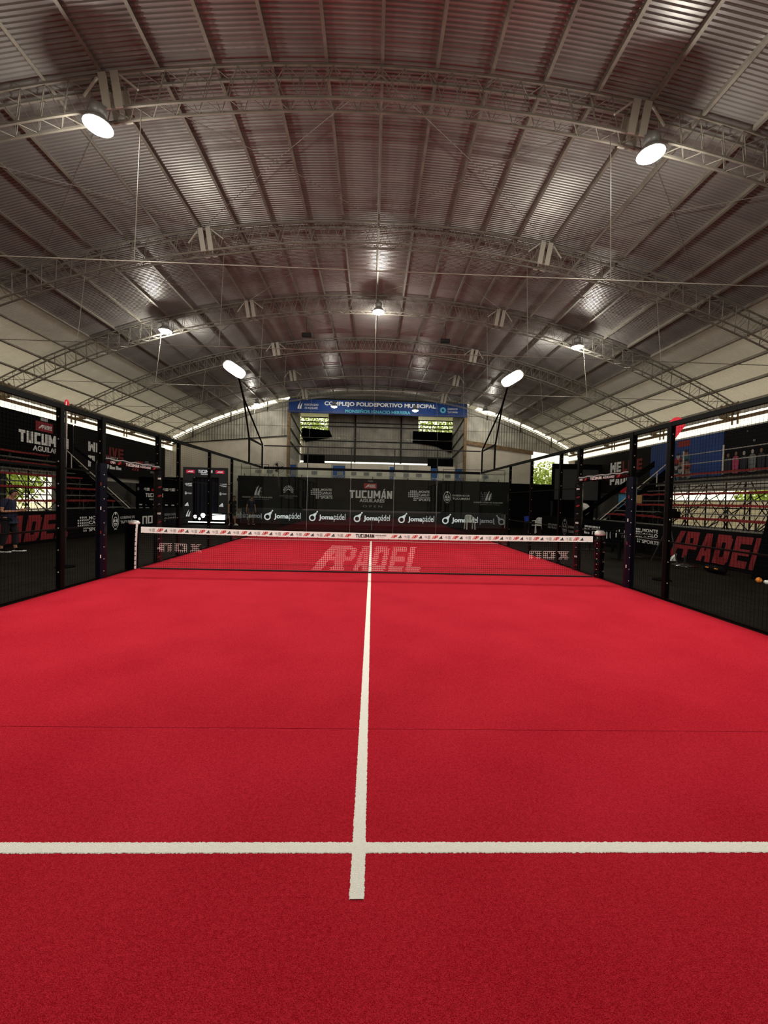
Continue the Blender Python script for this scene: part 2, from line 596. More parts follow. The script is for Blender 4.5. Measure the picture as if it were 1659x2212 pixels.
# ground outside and hall floor
o = MB().box((-60, -40, -0.25), (60, 70, -0.06)).build('ground_outside', GROUND)
tag(o, 'dry pale ground outside the hall', 'ground', kind='structure')
o = MB().box((-15.2, -13.2, -0.06), (15.2, 27.3, -0.004)).build('floor', HALL_FLOOR)
tag(o, 'dark grey brown hall floor around the court', 'floor', kind='structure')

# red playing surface: three laid panels and the white lines
court = thing('court_carpet', (0, 0, 0), 'red artificial grass court surface with white lines', 'carpet')
for y0, y1 in ((-10, -6.0), (-5.996, -0.002), (0.002, 10)):
    MB().box((-5, y0, -0.004), (5, y1, 0.012)).build('carpet_panel', RED_CARPET, court)


def fuzzy_line(name, x0, y0, x1, y1, along, step, amp):
    """a strip of white pile with frayed edges"""
    n = int((x1 - x0 if along == 'x' else y1 - y0) / step)
    vs, fs = [], []
    for k in range(n + 1):
        t = k / n
        j0, j1 = random.uniform(-amp, amp), random.uniform(-amp, amp)
        if along == 'x':
            x = x0 + (x1 - x0) * t
            vs += [(x, y0 + j0, 0.0128), (x, y0 + .004, 0.0145), (x, y1 - .004, 0.0145), (x, y1 + j1, 0.0128)]
        else:
            y = y0 + (y1 - y0) * t
            vs += [(x0 + j0, y, 0.0130), (x0 + .004, y, 0.0152), (x1 - .004, y, 0.0152), (x1 + j1, y, 0.0130)]
    for k in range(n):
        for i in range(3):
            a = k * 4 + i
            fs.append((a, a + 4, a + 5, a + 1) if along == 'x' else (a, a + 1, a + 5, a + 4))
    if along == 'x':
        fs = [f[::-1] for f in fs]
    return MB().add(vs, fs).build(name, WHITE_CARPET, court)


fuzzy_line('centre_line', -.03, -7.19, .03, 6.93, 'y', .006, .0022)
fuzzy_line('service_line', -5, -6.98, 5, -6.922, 'x', .005, .0026)
fuzzy_line('service_line', -5, 6.93, 5, 6.98, 'x', .05, .002)

# ---- roof: corrugated sheets on purlins
ceil = thing('ceiling', (0, 0, 0), 'arched corrugated metal roof on long steel purlins', 'roof', kind='structure')
NP = 15
PX = [HW * math.sin(math.asin(HW / RR) * k / NP) / math.sin(math.asin(HW / RR)) for k in range(-NP, NP + 1)]
mb = MB()
prof = []
for k in range(13):
    y = k / 13
    prof += [(y, 0), (y + .030, 0), (y + .042, .022), (y + .064, .022)]
prof.append((1.0, 0))
na = len(PX)
vs = []
for y, d in prof:
    for x in PX:
        vs.append(arcp(x, -d, y))
fs = [(i * na + k, i * na + k + 1, (i + 1) * na + k + 1, (i + 1) * na + k) for i in range(len(prof) - 1) for k in range(na - 1)]
# the three lowest strips of each sheet on either side are translucent fibreglass; stepped tone and translucency put the brightening towards the eaves into the material
for f in fs:
    k = f[0] % na
    e = min(k, na - 2 - k)
    mb.add([vs[i] for i in f], [(0, 1, 2, 3)], 0 if e > 3 else 4 - e)
sheet = mb.mesh('roof_sheet', [ROOF, translucent('fibreglass_dim', (.40, .39, .36), .035), translucent('fibreglass_mid', (.44, .42, .38), .085),
                               translucent('fibreglass_clear', (.48, .45, .40), .15), translucent('fibreglass_eave', (.48, .45, .40), .19)])
for k in range(int(Y_FAR - Y_NEAR)):
    place(sheet, 'roof_sheet', (0, Y_NEAR + k, 0), ceil)
for x in PX:
    a, b = arcp(x, .06), arcp(x, .005)
    n = (b - a).normalized()
    t = Vector((n.z, 0, -n.x))
    mb = MB()
    y0, y1 = Y_NEAR, Y_FAR + .05
    mb.bar(arcp(x, .06, y0), arcp(x, .06, y1), .012, .12, ref=n)
    mb.bar(arcp(x, .116, y0) + t * .028, arcp(x, .116, y1) + t * .028, .056, .010, ref=n)
    mb.build('purlin', STEEL, ceil)
for k in range(5):
    y0, y1 = -.9 + 4.25 * k + .15, -.9 + 4.25 * (k + 1) - .1
    for xa, xb in ((-9.6, -5), (-5, 0), (0, 5), (5, 9.6)):
        for ya, yb in ((y0, y1), (y1, y0)):
            mb = MB()
            xm = (xa + xb) / 2
            mb.path([arcp(xa, .15, ya), arcp(xm, .13, (ya + yb) / 2), arcp(xb, .15, yb)], .007, 5)
            mb.build('brace_rod', STEEL, ceil)

# ---- arched lattice trusses with tie rods
NT = 60
TD, TW = 0.60, 0.26
truss0 = None
ORD = ['nearest', 'second', 'third', 'fourth', 'fifth', 'sixth']


def make_truss():
    y0 = -.9
    t = thing('roof_truss', (0, y0, EAVE), 'x', 'roof truss', 'arched roof trusses')
    th = [math.asin(HW / RR) * (2 * k / NT - 1) for k in range(NT + 1)]
    xs = [RR * math.sin(a) for a in th]
    for off, y in ((.15, 0), (.15, TW), (.15 + TD, 0), (.15 + TD, TW)):
        mb = MB()
        for k in range(NT):
            p, q = arcp(xs[k], off, y0 + y), arcp(xs[k + 1], off, y0 + y)
            mb.bar(p, q, .038, .038, caps=False)
        mb.build('upper_chord' if off < .3 else 'lower_chord', STEEL, t)
    n2 = 140
    th = [math.asin(HW / RR) * (2 * k / n2 - 1) for k in range(n2 + 1)]
    xs = [RR * math.sin(a) for a in th]
    for name, f in (('front_lacing', lambda k: (.15 + TD * (k % 2), 0)), ('back_lacing', lambda k: (.15 + TD * ((k + 1) % 2), TW)),
                    ('top_lacing', lambda k: (.15, TW * (k % 2))), ('bottom_lacing', lambda k: (.15 + TD, TW * ((k + 1) % 2)))):
        mb = MB()
        for k in range(n2):
            (oa, ya), (ob, yb) = f(k), f(k + 1)
            mb.bar(arcp(xs[k], oa, y0 + ya), arcp(xs[k + 1], ob, y0 + yb), .012, .012, caps=False)
        mb.build(name, STEEL, t, kind='stuff')
    for x in (-5.05, 5.05):
        mb = MB()
        for dx in (-.11, .11):
            mb.bar(arcp(x + dx, .12, y0 - .03), arcp(x + dx, .15 + TD + .03, y0 - .03), .14, .03, ref=(0, 1, 0))
            mb.bar(arcp(x + dx, .12, y0 + TW + .03), arcp(x + dx, .15 + TD + .03, y0 + TW + .03), .14, .03, ref=(0, 1, 0))
        mb.build('splice_plate', STEEL_LT, t)
        for sg in (-1, 1):
            MB().bar(arcp(x + sg * .2, .2, y0 - .03), arcp(x + sg * .5, .5, y0 - .03), .03, .03).build('splice_strut', STEEL_LT, t)
    MB().tube((-HW, y0 + .1, EAVE + .02), (HW, y0 + .1, EAVE + .02), .011, 6).build('tie_rod', STEEL, t)
    for x in (-8.7, -4.6, 0, 4.6, 8.7):
        MB().tube((x, y0 + .1, EAVE + .02), arcp(x, .15 + TD, y0 + .1), .008, 6).build('hanger_rod', STEEL, t)
    for x in (-HW, HW):
        sg = 1 if x > 0 else -1
        mb = MB()
        for y in (0, TW):
            mb.bar((x - sg * .02, y0 + y, 5.1), (x - sg * .02, y0 + y, EAVE + .05), .05)
            mb.bar((x - sg * .5, y0 + y, 5.35), (x - sg * .5, y0 + y, EAVE - .1), .05)
            mb.bar((x - sg * .02, y0 + y, 5.35), (x - sg * .5, y0 + y, 5.35), .05)
            mb.bar((x - sg * .02, y0 + y, 5.9), (x - sg * .5, y0 + y, 5.4), .03)
        mb.bar((x - sg * .5, y0, 5.35), (x - sg * .5, y0 + TW, 5.35), .05)
        mb.build('bearing_bracket', RUSTY, t, kind='stuff')
    return t


truss0 = make_truss()
truss0['label'] = 'roof truss nearest the camera, spanning above the net'
for k in range(1, 6):
    c = copy_tree(truss0)
    c.location.y += 4.25 * k
    c['label'] = ['', 'second roof truss from the camera, with two pale splice plates', 'third roof truss, behind the middle hanging lamp', 'fourth roof truss, in front of the two court floodlights',
                  'fifth roof truss, beyond the far court end', 'sixth roof truss, just before the blue sign'][k]

# ---- side walls
OPEN_L = [(8.2, 10.9)]
OPEN_R = [(4.6, 11.9)]


def side_wall(name, sg, openings, label):
    w = thing(name, (sg * HW, 0, 0), label, 'wall', kind='structure')

    def b(y0, y1, z0, z1, nm, m, t=.2, dx=0):
        MB().box((sg * (HW + dx), y0, z0), (sg * (HW + dx + t), y1, z1)).build(nm, m, w)
    b(Y_NEAR, Y_FAR, 0, .8, 'sill_wall', GOLDWALL)
    y = Y_NEAR
    for a, c in openings:
        b(y, a, .8, 2.35, 'pier', DKWALL)
        MB().box((sg * HW, a, .8), (sg * (HW + .2), a + .12, 2.35)).build('opening_post', STEEL, w)
        y = c
    b(y, Y_FAR, .8, 2.35, 'pier', DKWALL)
    b(Y_NEAR, Y_FAR, 2.35, 4.95, 'upper_wall', GOLDWALL)
    b(Y_NEAR, Y_FAR, 5.30, 5.42, 'girder', RUSTY, .12)
    b(Y_NEAR, Y_FAR, 4.90, 4.97, 'ledge', STEEL_LT, .25, -.05)
    # corrugated cladding band under the eave, one sheet per bay
    for k in range(8):
        y0 = Y_NEAR + k * 4.375
        mb = MB()
        n = 44
        vs = []
        for i in range(n + 1):
            d = .02 * (1 if i % 4 < 2 else -1)
            yy = y0 + 4.375 * i / n
            vs += [(sg * (HW + .05 + d), yy, 5.52), (sg * (HW + .05 + d), yy, 5.93)]
        mb.add(vs, [(2 * i, 2 * i + 2, 2 * i + 3, 2 * i + 1) for i in range(n)])
        mb.build('cladding_sheet', SHEETWALL, w)
    MB().bar((sg * HW, Y_NEAR, 5.98), (sg * HW, Y_FAR, 5.98), .06, .05).build('eave_rail', STEEL, w)
    return w


side_wall('wall_left', -1, OPEN_L, 'long side wall with a bright open strip under the roof, behind the stand with the person')
side_wall('wall_right', 1, OPEN_R, 'long side wall with a bright open strip under the roof, behind the blue banners')


# ---- far gable wall with the stage recess
def corrugated(p, q, ztop, zbot, n, depth, normal):
    """vertical corrugated sheet between p and q (xy), tops and bottoms given per point by functions of t"""
    p, q, normal = Vector(p), Vector(q), Vector(normal)
    vs = []
    for i in range(n + 1):
        t = i / n
        c = p.lerp(q, t) + normal * (depth if i % 4 < 2 else -depth)
        vs += [(c.x, c.y, zbot(t)), (c.x, c.y, ztop(t))]
    return MB().add(vs, [(2 * i, 2 * i + 2, 2 * i + 3, 2 * i + 1) for i in range(n)])


gable = thing('wall_far', (0, Y_FAR, 0), 'far end wall with pale plaster below and ribbed sheets above', 'wall', kind='structure')
XL, XR = -6.38, 6.95
# plaster courses, left and right of the stage opening
MB().prism([(-15, Y_FAR, 0), (XL, Y_FAR, 0), (XL, Y_FAR, 6.33), (-15, Y_FAR, 5.5)], (0, .25, 0)).build('plaster_panel', CREAM, gable)
MB().prism([(XR, Y_FAR, 0), (12.1, Y_FAR, 0), (12.1, Y_FAR, 5.45), (XR, Y_FAR, 6.10)], (0, .25, 0)).build('plaster_panel', CREAM, gable)
MB().prism([(12.1, Y_FAR, 0), (15, Y_FAR, 0), (15, Y_FAR, 2.8), (12.1, Y_FAR, 2.8)], (0, .25, 0)).build('plaster_panel', DKWALL, gable)
MB().prism([(XR, Y_FAR - .1, 6.05), (12.2, Y_FAR - .1, 5.38), (12.2, Y_FAR - .1, 5.66), (XR, Y_FAR - .1, 6.36)], (0, .2, 0)).build('timber_beam', RUSTY, gable)
MB().bar((-15, Y_FAR - .05, 5.5), (XL, Y_FAR - .05, 6.33), .06, .07).build('steel_edge', STEEL_DK, gable)
for x0, x1, zb in ((-15, -12.2, None), (-12.2, -9.3, None), (-9.3, XL, None), (XR, 9.6, 1), (9.6, 12.3, 1), (12.3, 15, 1)):
    n = int(abs(x1 - x0) / .05)
    zt = (lambda t, a=x0, b=x1: max(arc(a + (b - a) * t) - .30, 5.6))
    zbot = (lambda t, a=x0, b=x1: (5.5 + (a + (b - a) * t + 15) / 8.62 * .83) if a < 0 else max(6.36 - (a + (b - a) * t - XR) * .133, 5.4))
    corrugated((x0, Y_FAR + .1, 0), (x1, Y_FAR + .1, 0), zt, zbot, n, .02, (0, 1, 0)).build('ribbed_sheet', SHEETWALL, gable)
corrugated((XL, Y_FAR + .1, 0), (XR, Y_FAR + .1, 0), lambda t: arc(XL + (XR - XL) * t) + .1, lambda t: 8.9, 220, .02, (0, 1, 0)).build('ribbed_sheet', mat('dark_sheet', (0.07, 0.066, 0.056), .6), gable)  # added dark sheet, shuts out the daylight in the gap above the sign
for xs in ([-15, -12.2, -9.3, XL], [XR, 9.6, 12.3, 15]):
    for a, b in zip(xs, xs[1:]):
        MB().bar((a, Y_FAR, arc(a) - .62), (b, Y_FAR, arc(b) - .62), .05, .06).build('girt', STEEL, gable)
for x in (-13.5, -10.7, -8, 8.6, 11.2, 13.6):
    MB().bar((x, Y_FAR, arc(x) - .75), (x, Y_FAR, arc(x) - .02), .06).build('sheet_post', STEEL_DK, gable)
# jambs and stage back wall
YS = 27.0
for x, sg in ((XL, -1), (XR, 1)):
    MB().box((x - .1, Y_FAR - .15, 0), (x + .1, Y_FAR + .1, 8.3)).build('stage_column', RUSTY, gable)
    corrugated((x, Y_FAR + .1, 0), (x, YS - (.35 if sg < 0 else 0), 0), lambda t: 9.0, lambda t: 4.7, 90, .02, (1, 0, 0)).build('ribbed_sheet', SHEETWALL, gable)
    MB().box((x - .08, Y_FAR + .1, 0), (x + .08, YS, 4.7)).build('plaster_panel', CREAM, gable)
    for z0, z1 in ((8.0, 7.0), (6.9, 6.0), (5.9, 5.2)):
        MB().bar((x * .985, Y_FAR + .2, z0), (x * .985, YS, z1 + .2), .07).build('jamb_girt', STEEL_DK, gable)
for x0, x1 in ((XL, -1.6), (-1.6, 2.3), (2.3, XR)):
    lo = x0 == XL
    hi = x1 == XR
    zt = (lambda t, a=x0, b=x1: 7.6 if (a + (b - a) * t < -4.0 or a + (b - a) * t > 3.9) else 9.9)
    corrugated((x0, YS, 0), (x1, YS, 0), zt, lambda t: 5.0, int((x1 - x0) / .06), .02, (0, 1, 0)).build('ribbed_sheet', SHEETWALL, gable)
MB().box((XL, YS, 0), (XR, YS + .2, 4.83)).build('plaster_panel', CREAM, gable)
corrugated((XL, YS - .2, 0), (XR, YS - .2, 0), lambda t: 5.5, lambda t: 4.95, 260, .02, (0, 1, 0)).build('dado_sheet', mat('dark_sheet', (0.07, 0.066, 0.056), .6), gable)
for z in (8.35, 8.02, 6.75, 5.5):
    MB().bar((XL, YS - .1, z), (XR, YS - .1, z), .08).build('stage_girt', STEEL_DK, gable)
for x in (-1.62, 2.4):
    MB().bar((x, YS - .15, 4.9), (x, YS - .15, 9.6), .14).build('stage_post', STEEL_DK, gable)
for x0, x1 in ((XL, -4.0), (3.9, XR)):
    MB().bar((x0, YS, 7.62), (x1, YS, 7.62), .08).build('window_rail', STEEL_DK, gable)
    MB().bar((x0, YS, 8.75), (x1, YS, 8.75), .08).build('window_rail', STEEL_DK, gable)
    for k in range(4):
        xx = x0 + (x1 - x0) * (k + .5) / 4
        MB().bar((xx, YS, 7.6), (xx, YS, 8.8), .03).build('window_bar', STEEL_DK, gable)
o = MB().box((-7.5, Y_FAR + .3, 9.0), (8, YS + 1, 9.1)).build('stage_roof', ROOF)
tag(o, 'flat metal roof over the stage recess behind the blue sign', 'roof', kind='structure')

# wall behind the camera
near = thing('wall_near', (0, Y_NEAR, 0), 'end wall behind the camera', 'wall', kind='structure')
pts = [(-15, Y_NEAR, 0), (15, Y_NEAR, 0), (15, Y_NEAR, 5.6)] + [(x, Y_NEAR, max(arc(x) - .25, 5.6)) for x in PX[::-1]]
MB().prism(pts, (0, -.2, 0)).build('plaster_panel', GOLDWALL, near)

# ---- outside seen through the openings
o = MB().box((19, -2, -.1), (19.4, 18, 2.0)).build('garden_wall', BRICKWALL)
tag(o, 'low pale block wall outside, seen through the seats of the right stand', 'wall', kind='structure')


def tree(loc, h, r, n, label, lean=0):
    t = thing('tree', loc, label, 'tree', 'trees outside')
    l = Vector(loc)
    MB().tube(l, l + Vector((lean, 0, h * .55)), .14, 8, .08).build('trunk', BARK, t)
    rnd = random.Random(int(h * 100) + n)
    mb = MB()
    for k in range(n):
        d = Vector((rnd.gauss(0, 1), rnd.gauss(0, 1), rnd.gauss(0, .8))).normalized() * r * rnd.random() ** .4
        c = l + Vector((lean, 0, h * .68)) + d
        a = Vector((rnd.uniform(-1, 1), rnd.uniform(-1, 1), rnd.uniform(-1, 1))).normalized() * .17
        b = a.cross(Vector((rnd.uniform(-1, 1), rnd.uniform(-1, 1), rnd.uniform(-1, 1)))).normalized() * .09
        mb.add([c - a, c + b, c + a, c - b], [(0, 1, 2, 3)])
    mb.build('foliage', LEAF, t, kind='stuff')
    return t


tree((15.8, 28.5, -.06), 5.2, 2.2, 1500, 'sunlit green tree outside the gap beside the end wall')
tree((-21, 15.2, -.06), 3.6, 1.7, 900, 'green tree outside the window behind the stand')
tree((-18.6, 11.4, -.06), 3.0, 1.1, 700, 'small green tree outside, by the window frame edge')
tree((23, 14, -.06), 3.4, 1.6, 800, 'green tree behind the low block wall outside')
tree((24, 9, -.06), 3.6, 1.8, 800, 'green tree outside behind the right seats')
# ================================================================== THE COURT
bolt_mesh = MB().lathe((0, 0, 0), [(.011, -.004), (.011, .004), (.005, .008)], 6, 'y').mesh('bolt', WHITE_PLASTIC)


def wire_panel(x, y0, y1, z0, z1, pitch=.055, axis='y'):
    """welded wire mesh in the plane x = const (axis y) or y = const (axis x: x is then y)"""
    mb = MB()
    n = max(int((y1 - y0) / pitch), 1)
    m = max(int((z1 - z0) / pitch), 1)
    P = (lambda a, z: (x, a, z)) if axis == 'y' else (lambda a, z: (a, x, z))
    for k in range(n + 1):
        a = y0 + (y1 - y0) * k / n
        mb.bar(P(a, z0), P(a, z1), .0024, caps=False)
    for k in range(m + 1):
        z = z0 + (z1 - z0) * k / m
        mb.bar(P(y0, z), P(y1, z), .0024, caps=False)
    return mb


def side_fence(sg, label):
    X = 5.06 * sg
    f = thing('side_fence', (X, 0, 0), label, 'fence', 'court side fences')
    for y in (-8, -6, -4, -2, 2, 4, 6):
        MB().box((X - .038, y - .04, 0), (X + .038, y + .04, 3.02)).build('post', BLACK_PAINT, f)
        MB().box((X - sg * .055, y - .12, 0), (X + sg * .16, y + .12, .015)).build('base_plate', BLACK_PAINT, f)
        for k in range(8):
            place(bolt_mesh, 'bolt', (X, y - .041, .3 + k * .36), f)
    for y in (-1, 1):
        MB().box((X - .05, y - .045, 0), (X + .05, y + .045, 3.02)).build('post', BLACK_PAINT, f)
        for k in range(3):
            place(bolt_mesh, 'bolt', (X, y - .047, 2.35 + k * .22), f)
    for y0, y1 in ((-8, -1), (1, 6)):
        for z in (.03, 1.0, 2.0):
            MB().box((X - .015, y0, z - .012), (X + .015, y1, z + .012)).build('rail', BLACK_PAINT, f)
    MB().box((X - .035, -8, 2.955), (X + .035, 10.05, 3.03)).build('top_rail', BLACK_PAINT, f)
    for y0, y1 in ((-8, -6), (-6, -4), (-4, -2), (-2, -1), (1, 2), (2, 4), (4, 6)):
        for z0, z1 in ((.05, .98), (1.02, 1.98), (2.02, 2.96)):
            wire_panel(X, y0 + .05, y1 - .05, z0, z1).build('wire_mesh', BLACK_PAINT, f, kind='stuff')
    wire_panel(X, -.95, .95, 2.28, 2.96).build('wire_mesh', BLACK_PAINT, f, kind='stuff')
    # padded, printed gate posts and header
    for y in (-1, 1):
        R8 = .092
        base = math.atan2(-1, -sg)            # facet that looks towards the court's near half
        mb = MB()
        ring0 = [(X + R8 * math.cos(base + math.pi / 8 + k * math.pi / 4), y + R8 * math.sin(base + math.pi / 8 + k * math.pi / 4)) for k in range(8)]
        vs = [(a, b, z) for z in (.01, 1.1, 2.16) for a, b in ring0]
        fs = [(i * 8 + k, i * 8 + (k + 1) % 8, i * 8 + 8 + (k + 1) % 8, i * 8 + 8 + k) for i in range(2) for k in range(8)] + [tuple(range(7, -1, -1)), tuple(range(16, 24))]
        mb.add(vs, fs)
        pad = mb.build('post_padding', NAVYWRAP if y == -1 else GLOSSWRAP, f)
        nrm = Vector((math.cos(base), math.sin(base), 0))
        r = Z_.cross(nrm) * 1.0
        ap = R8 * math.cos(math.pi / 8)
        pr = Print(Vector((X, y, 0)) + nrm * ap, r, Z_, pad, .003)
        if y == 1:
            for k in range(10):
                z = .12 + k * .205
                if k % 4 == 3:
                    pr.monogram(-.02, z, .045, RED_INK)
                elif k % 4 == 1:
                    pr.polys([rect(-.032, 0, -.012, .04), rect(-.004, .022, .034, .04), rect(-.004, 0, .034, .016)], 0, z, WHITE_INK)
                elif k % 4 == 2:
                    pr.polys(ring(0, .025, .022, .008, 10, None, 0, math.pi * 1.1), 0, z, GREY_INK)
                else:
                    pr.monogram(-.02, z, .045, DKRED_INK)
        else:
            for k in range(9):
                pr.polys([circle(.026, 0, .008, 6)], 0, .15 + k * .225, WHITE_INK)
                if k % 2:
                    pr.polys([rect(-.034, -.03, -.018, .03)], 0, .2 + k * .225, WHITE_INK if k % 4 == 1 else DKRED_INK)
    hd = MB()
    pts = [(X - sg * .01, -.98 + 1.96 * k / 14, 2.21 + .012 * math.sin(k * 1.9)) for k in range(15)]
    for p, q in zip(pts, pts[1:]):
        hd.tube(p, q, .058, 10)
    hdr = hd.build('header_padding', GLOSSWRAP, f)
    up_ = MB()
    for p, q in zip(pts, pts[1:]):
        up_.bar(Vector(p) + Vector((0, 0, .05)), Vector(q) + Vector((0, 0, .05)), .07, .026)
    up_.build('clear_wrap_fold', mat('pale_wrap', (.42, .42, .42), .25, 0, .6), f)
    # print faces the court
    pr = Print((X - sg * .072, -.9 if sg < 0 else .9, 2.17), (0, 1 if sg < 0 else -1, 0), Z_, hdr, .004)
    pr.block('TUCUMÁN', .52, 0, .46, .06, WHITE_INK)
    pr.text('AGUILARES', 1.02, .005, .42, .05, WHITE_INK)
    pr.monogram(.28, 0, .06, RED_INK)
    pr.monogram(1.55, 0, .06, RED_INK)
    pr.text('OPEN', .04, .005, .14, .05, WHITE_INK)
    # glass panes at the far end and the wire frame above the corner
    for y0, y1 in ((6.06, 7.995), (8.005, 10.0)):
        MB().box((X - .006, y0, .04), (X + .006, y1, 2.95)).build('glass_pane', GLASS, f)
    MB().box((X - .03, 6, 0), (X + .03, 10, .04)).build('glass_channel', BLACK_PAINT, f)
    for y in (8.0, 9.96):
        MB().box((X - .03, y - .03, 3.02), (X + .03, y + .03, 4.02)).build('frame_post', BLACK_PAINT, f)
    MB().box((X - .025, 7.97, 3.97), (X + .025, 10, 4.02)).build('frame_rail', BLACK_PAINT, f)
    wire_panel(X, 8.03, 9.93, 3.04, 3.97).build('wire_mesh', BLACK_PAINT, f, kind='stuff')
    return f


side_fence(-1, 'black wire mesh court fence in front of the person and the red text board')
side_fence(1, 'black wire mesh court fence in front of the blue banners')

# back glass wall
gw = thing('glass_back_wall', (0, 10.02, 0), 'clear glass end wall of the court with wire frames on top', 'glass wall')
for k in range(5):
    x0 = -5 + 2 * k
    MB().box((x0 + .004, 10.014, .04), (x0 + 1.996, 10.026, 2.95)).build('glass_pane', GLASS, gw)
    wire_panel(10.02, x0 + .03, x0 + 1.97, 3.04, 3.97, axis='x').build('wire_mesh', BLACK_PAINT, gw, kind='stuff')
for k in range(6):
    x = -5 + 2 * k
    if 0 < k < 5:
        MB().box((x - .02, 10.0, 3.0), (x + .02, 10.06, 4.02)).build('frame_post', STEEL_DK, gw)
        MB().box((x - .003, 10.012, .04), (x + .003, 10.028, 2.95)).build('seam', ALU, gw)
        for z in (.45, 1.5, 2.5):
            MB().lathe((x - .06, 10.03, z), [(.02, 0), (.02, .02)], 8, 'y').build('clamp', STEEL_DK, gw)
MB().box((-5, 9.99, 2.93), (5, 10.05, 3.04)).build('top_rail', BLACK_PAINT, gw)
MB().box((-5, 9.995, 3.97), (5, 10.045, 4.02)).build('frame_rail', STEEL_DK, gw)
MB().box((-5, 9.99, 0), (5, 10.05, .04)).build('glass_channel', BLACK_PAINT, gw)


# court floodlight masts at the far corners
def floodlight(name, loc, rot, power, size, parent):
    """emissive lens, housing and the light itself, pointing along its own -z"""
    c = Vector(loc)
    w, l, h = size

    def P(x, y, z):
        return c + rot @ Vector((x, y, z))
    def rim(k, z, n=20):
        out = []
        for i in range(n):
            a = 2 * math.pi * i / n
            ca, sa = math.cos(a), math.sin(a)
            out.append(P(w * k * math.copysign(abs(ca) ** .6, ca), l * k * math.copysign(abs(sa) ** .6, sa), z))
        return out
    n = 20
    mb = MB()
    mb.add(rim(1, 0) + rim(1, h * .4) + rim(.7, h), [(i, (i + 1) % n, n + (i + 1) % n, n + i) for i in range(n)] + [(n + i, n + (i + 1) % n, 2 * n + (i + 1) % n, 2 * n + i) for i in range(n)] + [tuple(range(2 * n, 3 * n)), tuple(range(n - 1, -1, -1))])
    mb.build('lamp_housing', LAMP_CASE, parent)
    MB().add(rim(.92, -.012) + rim(.6, -.05), [(i, n + i, n + (i + 1) % n, (i + 1) % n) for i in range(n)] + [tuple(range(2 * n - 1, n - 1, -1))]).build('lens', LAMP_ON, parent)
    ld = bpy.data.lights.new('lamp_light', 'AREA')
    ld.shape = 'RECTANGLE'
    ld.size, ld.size_y = w * 1.6, l * 1.6
    ld.spread = math.radians(145)
    ld.energy = power
    ld.color = (1.0, 0.96, 0.86)
    lo = bpy.data.objects.new('lamp_light', ld)
    lo.rotation_euler = rot.to_euler()
    lo.location = P(0, 0, -.08) - ORG[parent]
    link(lo, parent)


def mast(sg, label, y_dir=1, full=True):
    X = 5.06 * sg
    t = thing('floodlight_mast', (X, 8 * y_dir, 3.0), label, 'floodlight', 'court floodlights')
    d = y_dir
    MB().path([(X, 8 * d, 3.035), (X, 7.95 * d, 4.05), (X, 7.25 * d, 5.35)], .035, 8).build('mast_tube', BLACK_PAINT, t)
    MB().path([(X, 10 * d, 4.02), (X, 7.3 * d, 5.4), (X, 6.55 * d, 6.12)], .035, 8).build('strut', BLACK_PAINT, t)
    MB().path([(X, 8 * d, 4.05), (X, 10 * d, 4.02)], .02, 6).build('brace', BLACK_PAINT, t)
    MB().path([(X, 7.25 * d, 5.35), (X, 6.5 * d, 6.16)], .03, 8).build('mast_arm', BLACK_PAINT, t)
    zl = Vector((sg * .30, d * .72, .62)).normalized()          # back of the lamp; it shines the other way
    yl = Vector((-sg * .72, 0, -.70))
    yl = (yl - zl * yl.dot(zl)).normalized()
    xl = yl.cross(zl)
    rot = Matrix((xl, yl, zl)).transposed()
    floodlight('floodlight', (X, 6.15 * d, 6.2), rot, COURT_W if d > 0 else NEAR_W, (.20, .42, .12), t)


mast(-1, 'black court floodlight mast beside the pale plaster wall')
mast(1, 'black court floodlight mast below the timber beam')

mast(-1, 'black court floodlight mast behind the camera, on the side of the person', -1)
mast(1, 'black court floodlight mast behind the camera, on the side of the blue banners', -1)

# ---- net
net = thing('padel_net', (0, 0, 0), 'black net with printed white tape across the red court', 'net')


def ztop(x):
    return .88 + .035 * (abs(x) / 5) ** 1.6


letters = [[(x - .37, y + .06) for x, y in p] for p in block('ADEL', .54, 1.45, .20, .16, .25)]
letters += [[(-1.27, .06), (-1.04, .06), (-.66, .60), (-.84, .60)], [(-.80, .06), (-.60, .06), (-.50, .60), (-.72, .60)], [(-.95, .27), (-.7, .27), (-.68, .36), (-.89, .36)],
            [(-.88, .06), (-.56, .06), (-.55, .12), (-.86, .12)], [(-.52, .51), (-.36, .51), (-.38, .60), (-.5, .60)], [(-.44, .30), (-.33, .34), (-.29, .54), (-.40, .58)], [(-.56, .28), (-.38, .28), (-.36, .36), (-.54, .36)]]
nox = []
for x0 in (-4.5, 3.47):
    nox += [[(x + x0, y + .40) for x, y in p] for p in block('nOX', .17, .9, .0, .14, .26)]


def inside(p, poly):
    x, y = p
    c = False
    for i in range(len(poly)):
        (x1, y1), (x2, y2) = poly[i], poly[i - 1]
        if (y1 > y) != (y2 > y) and x < (x2 - x1) * (y - y1) / (y2 - y1) + x1:
            c = not c
    return c


mb = MB()
NX, NZ = 226, 17
xs = [-4.93 + 9.86 * k / NX for k in range(NX + 1)]


def npt(i, j):
    x = xs[i]
    zt = ztop(x) - .12
    z = .03 + (zt - .03) * j / NZ
    return Vector((x, .012 * math.sin(x * .9) * math.sin(j / NZ * math.pi), z))


allp = letters + nox
boxes = [(min(p[0] for p in q), max(p[0] for p in q), min(p[1] for p in q), max(p[1] for p in q), q) for q in allp]


def white(p):
    return any(x0 <= p.x <= x1 and y0 <= p.z <= y1 and inside((p.x, p.z), q) for x0, x1, y0, y1, q in boxes)


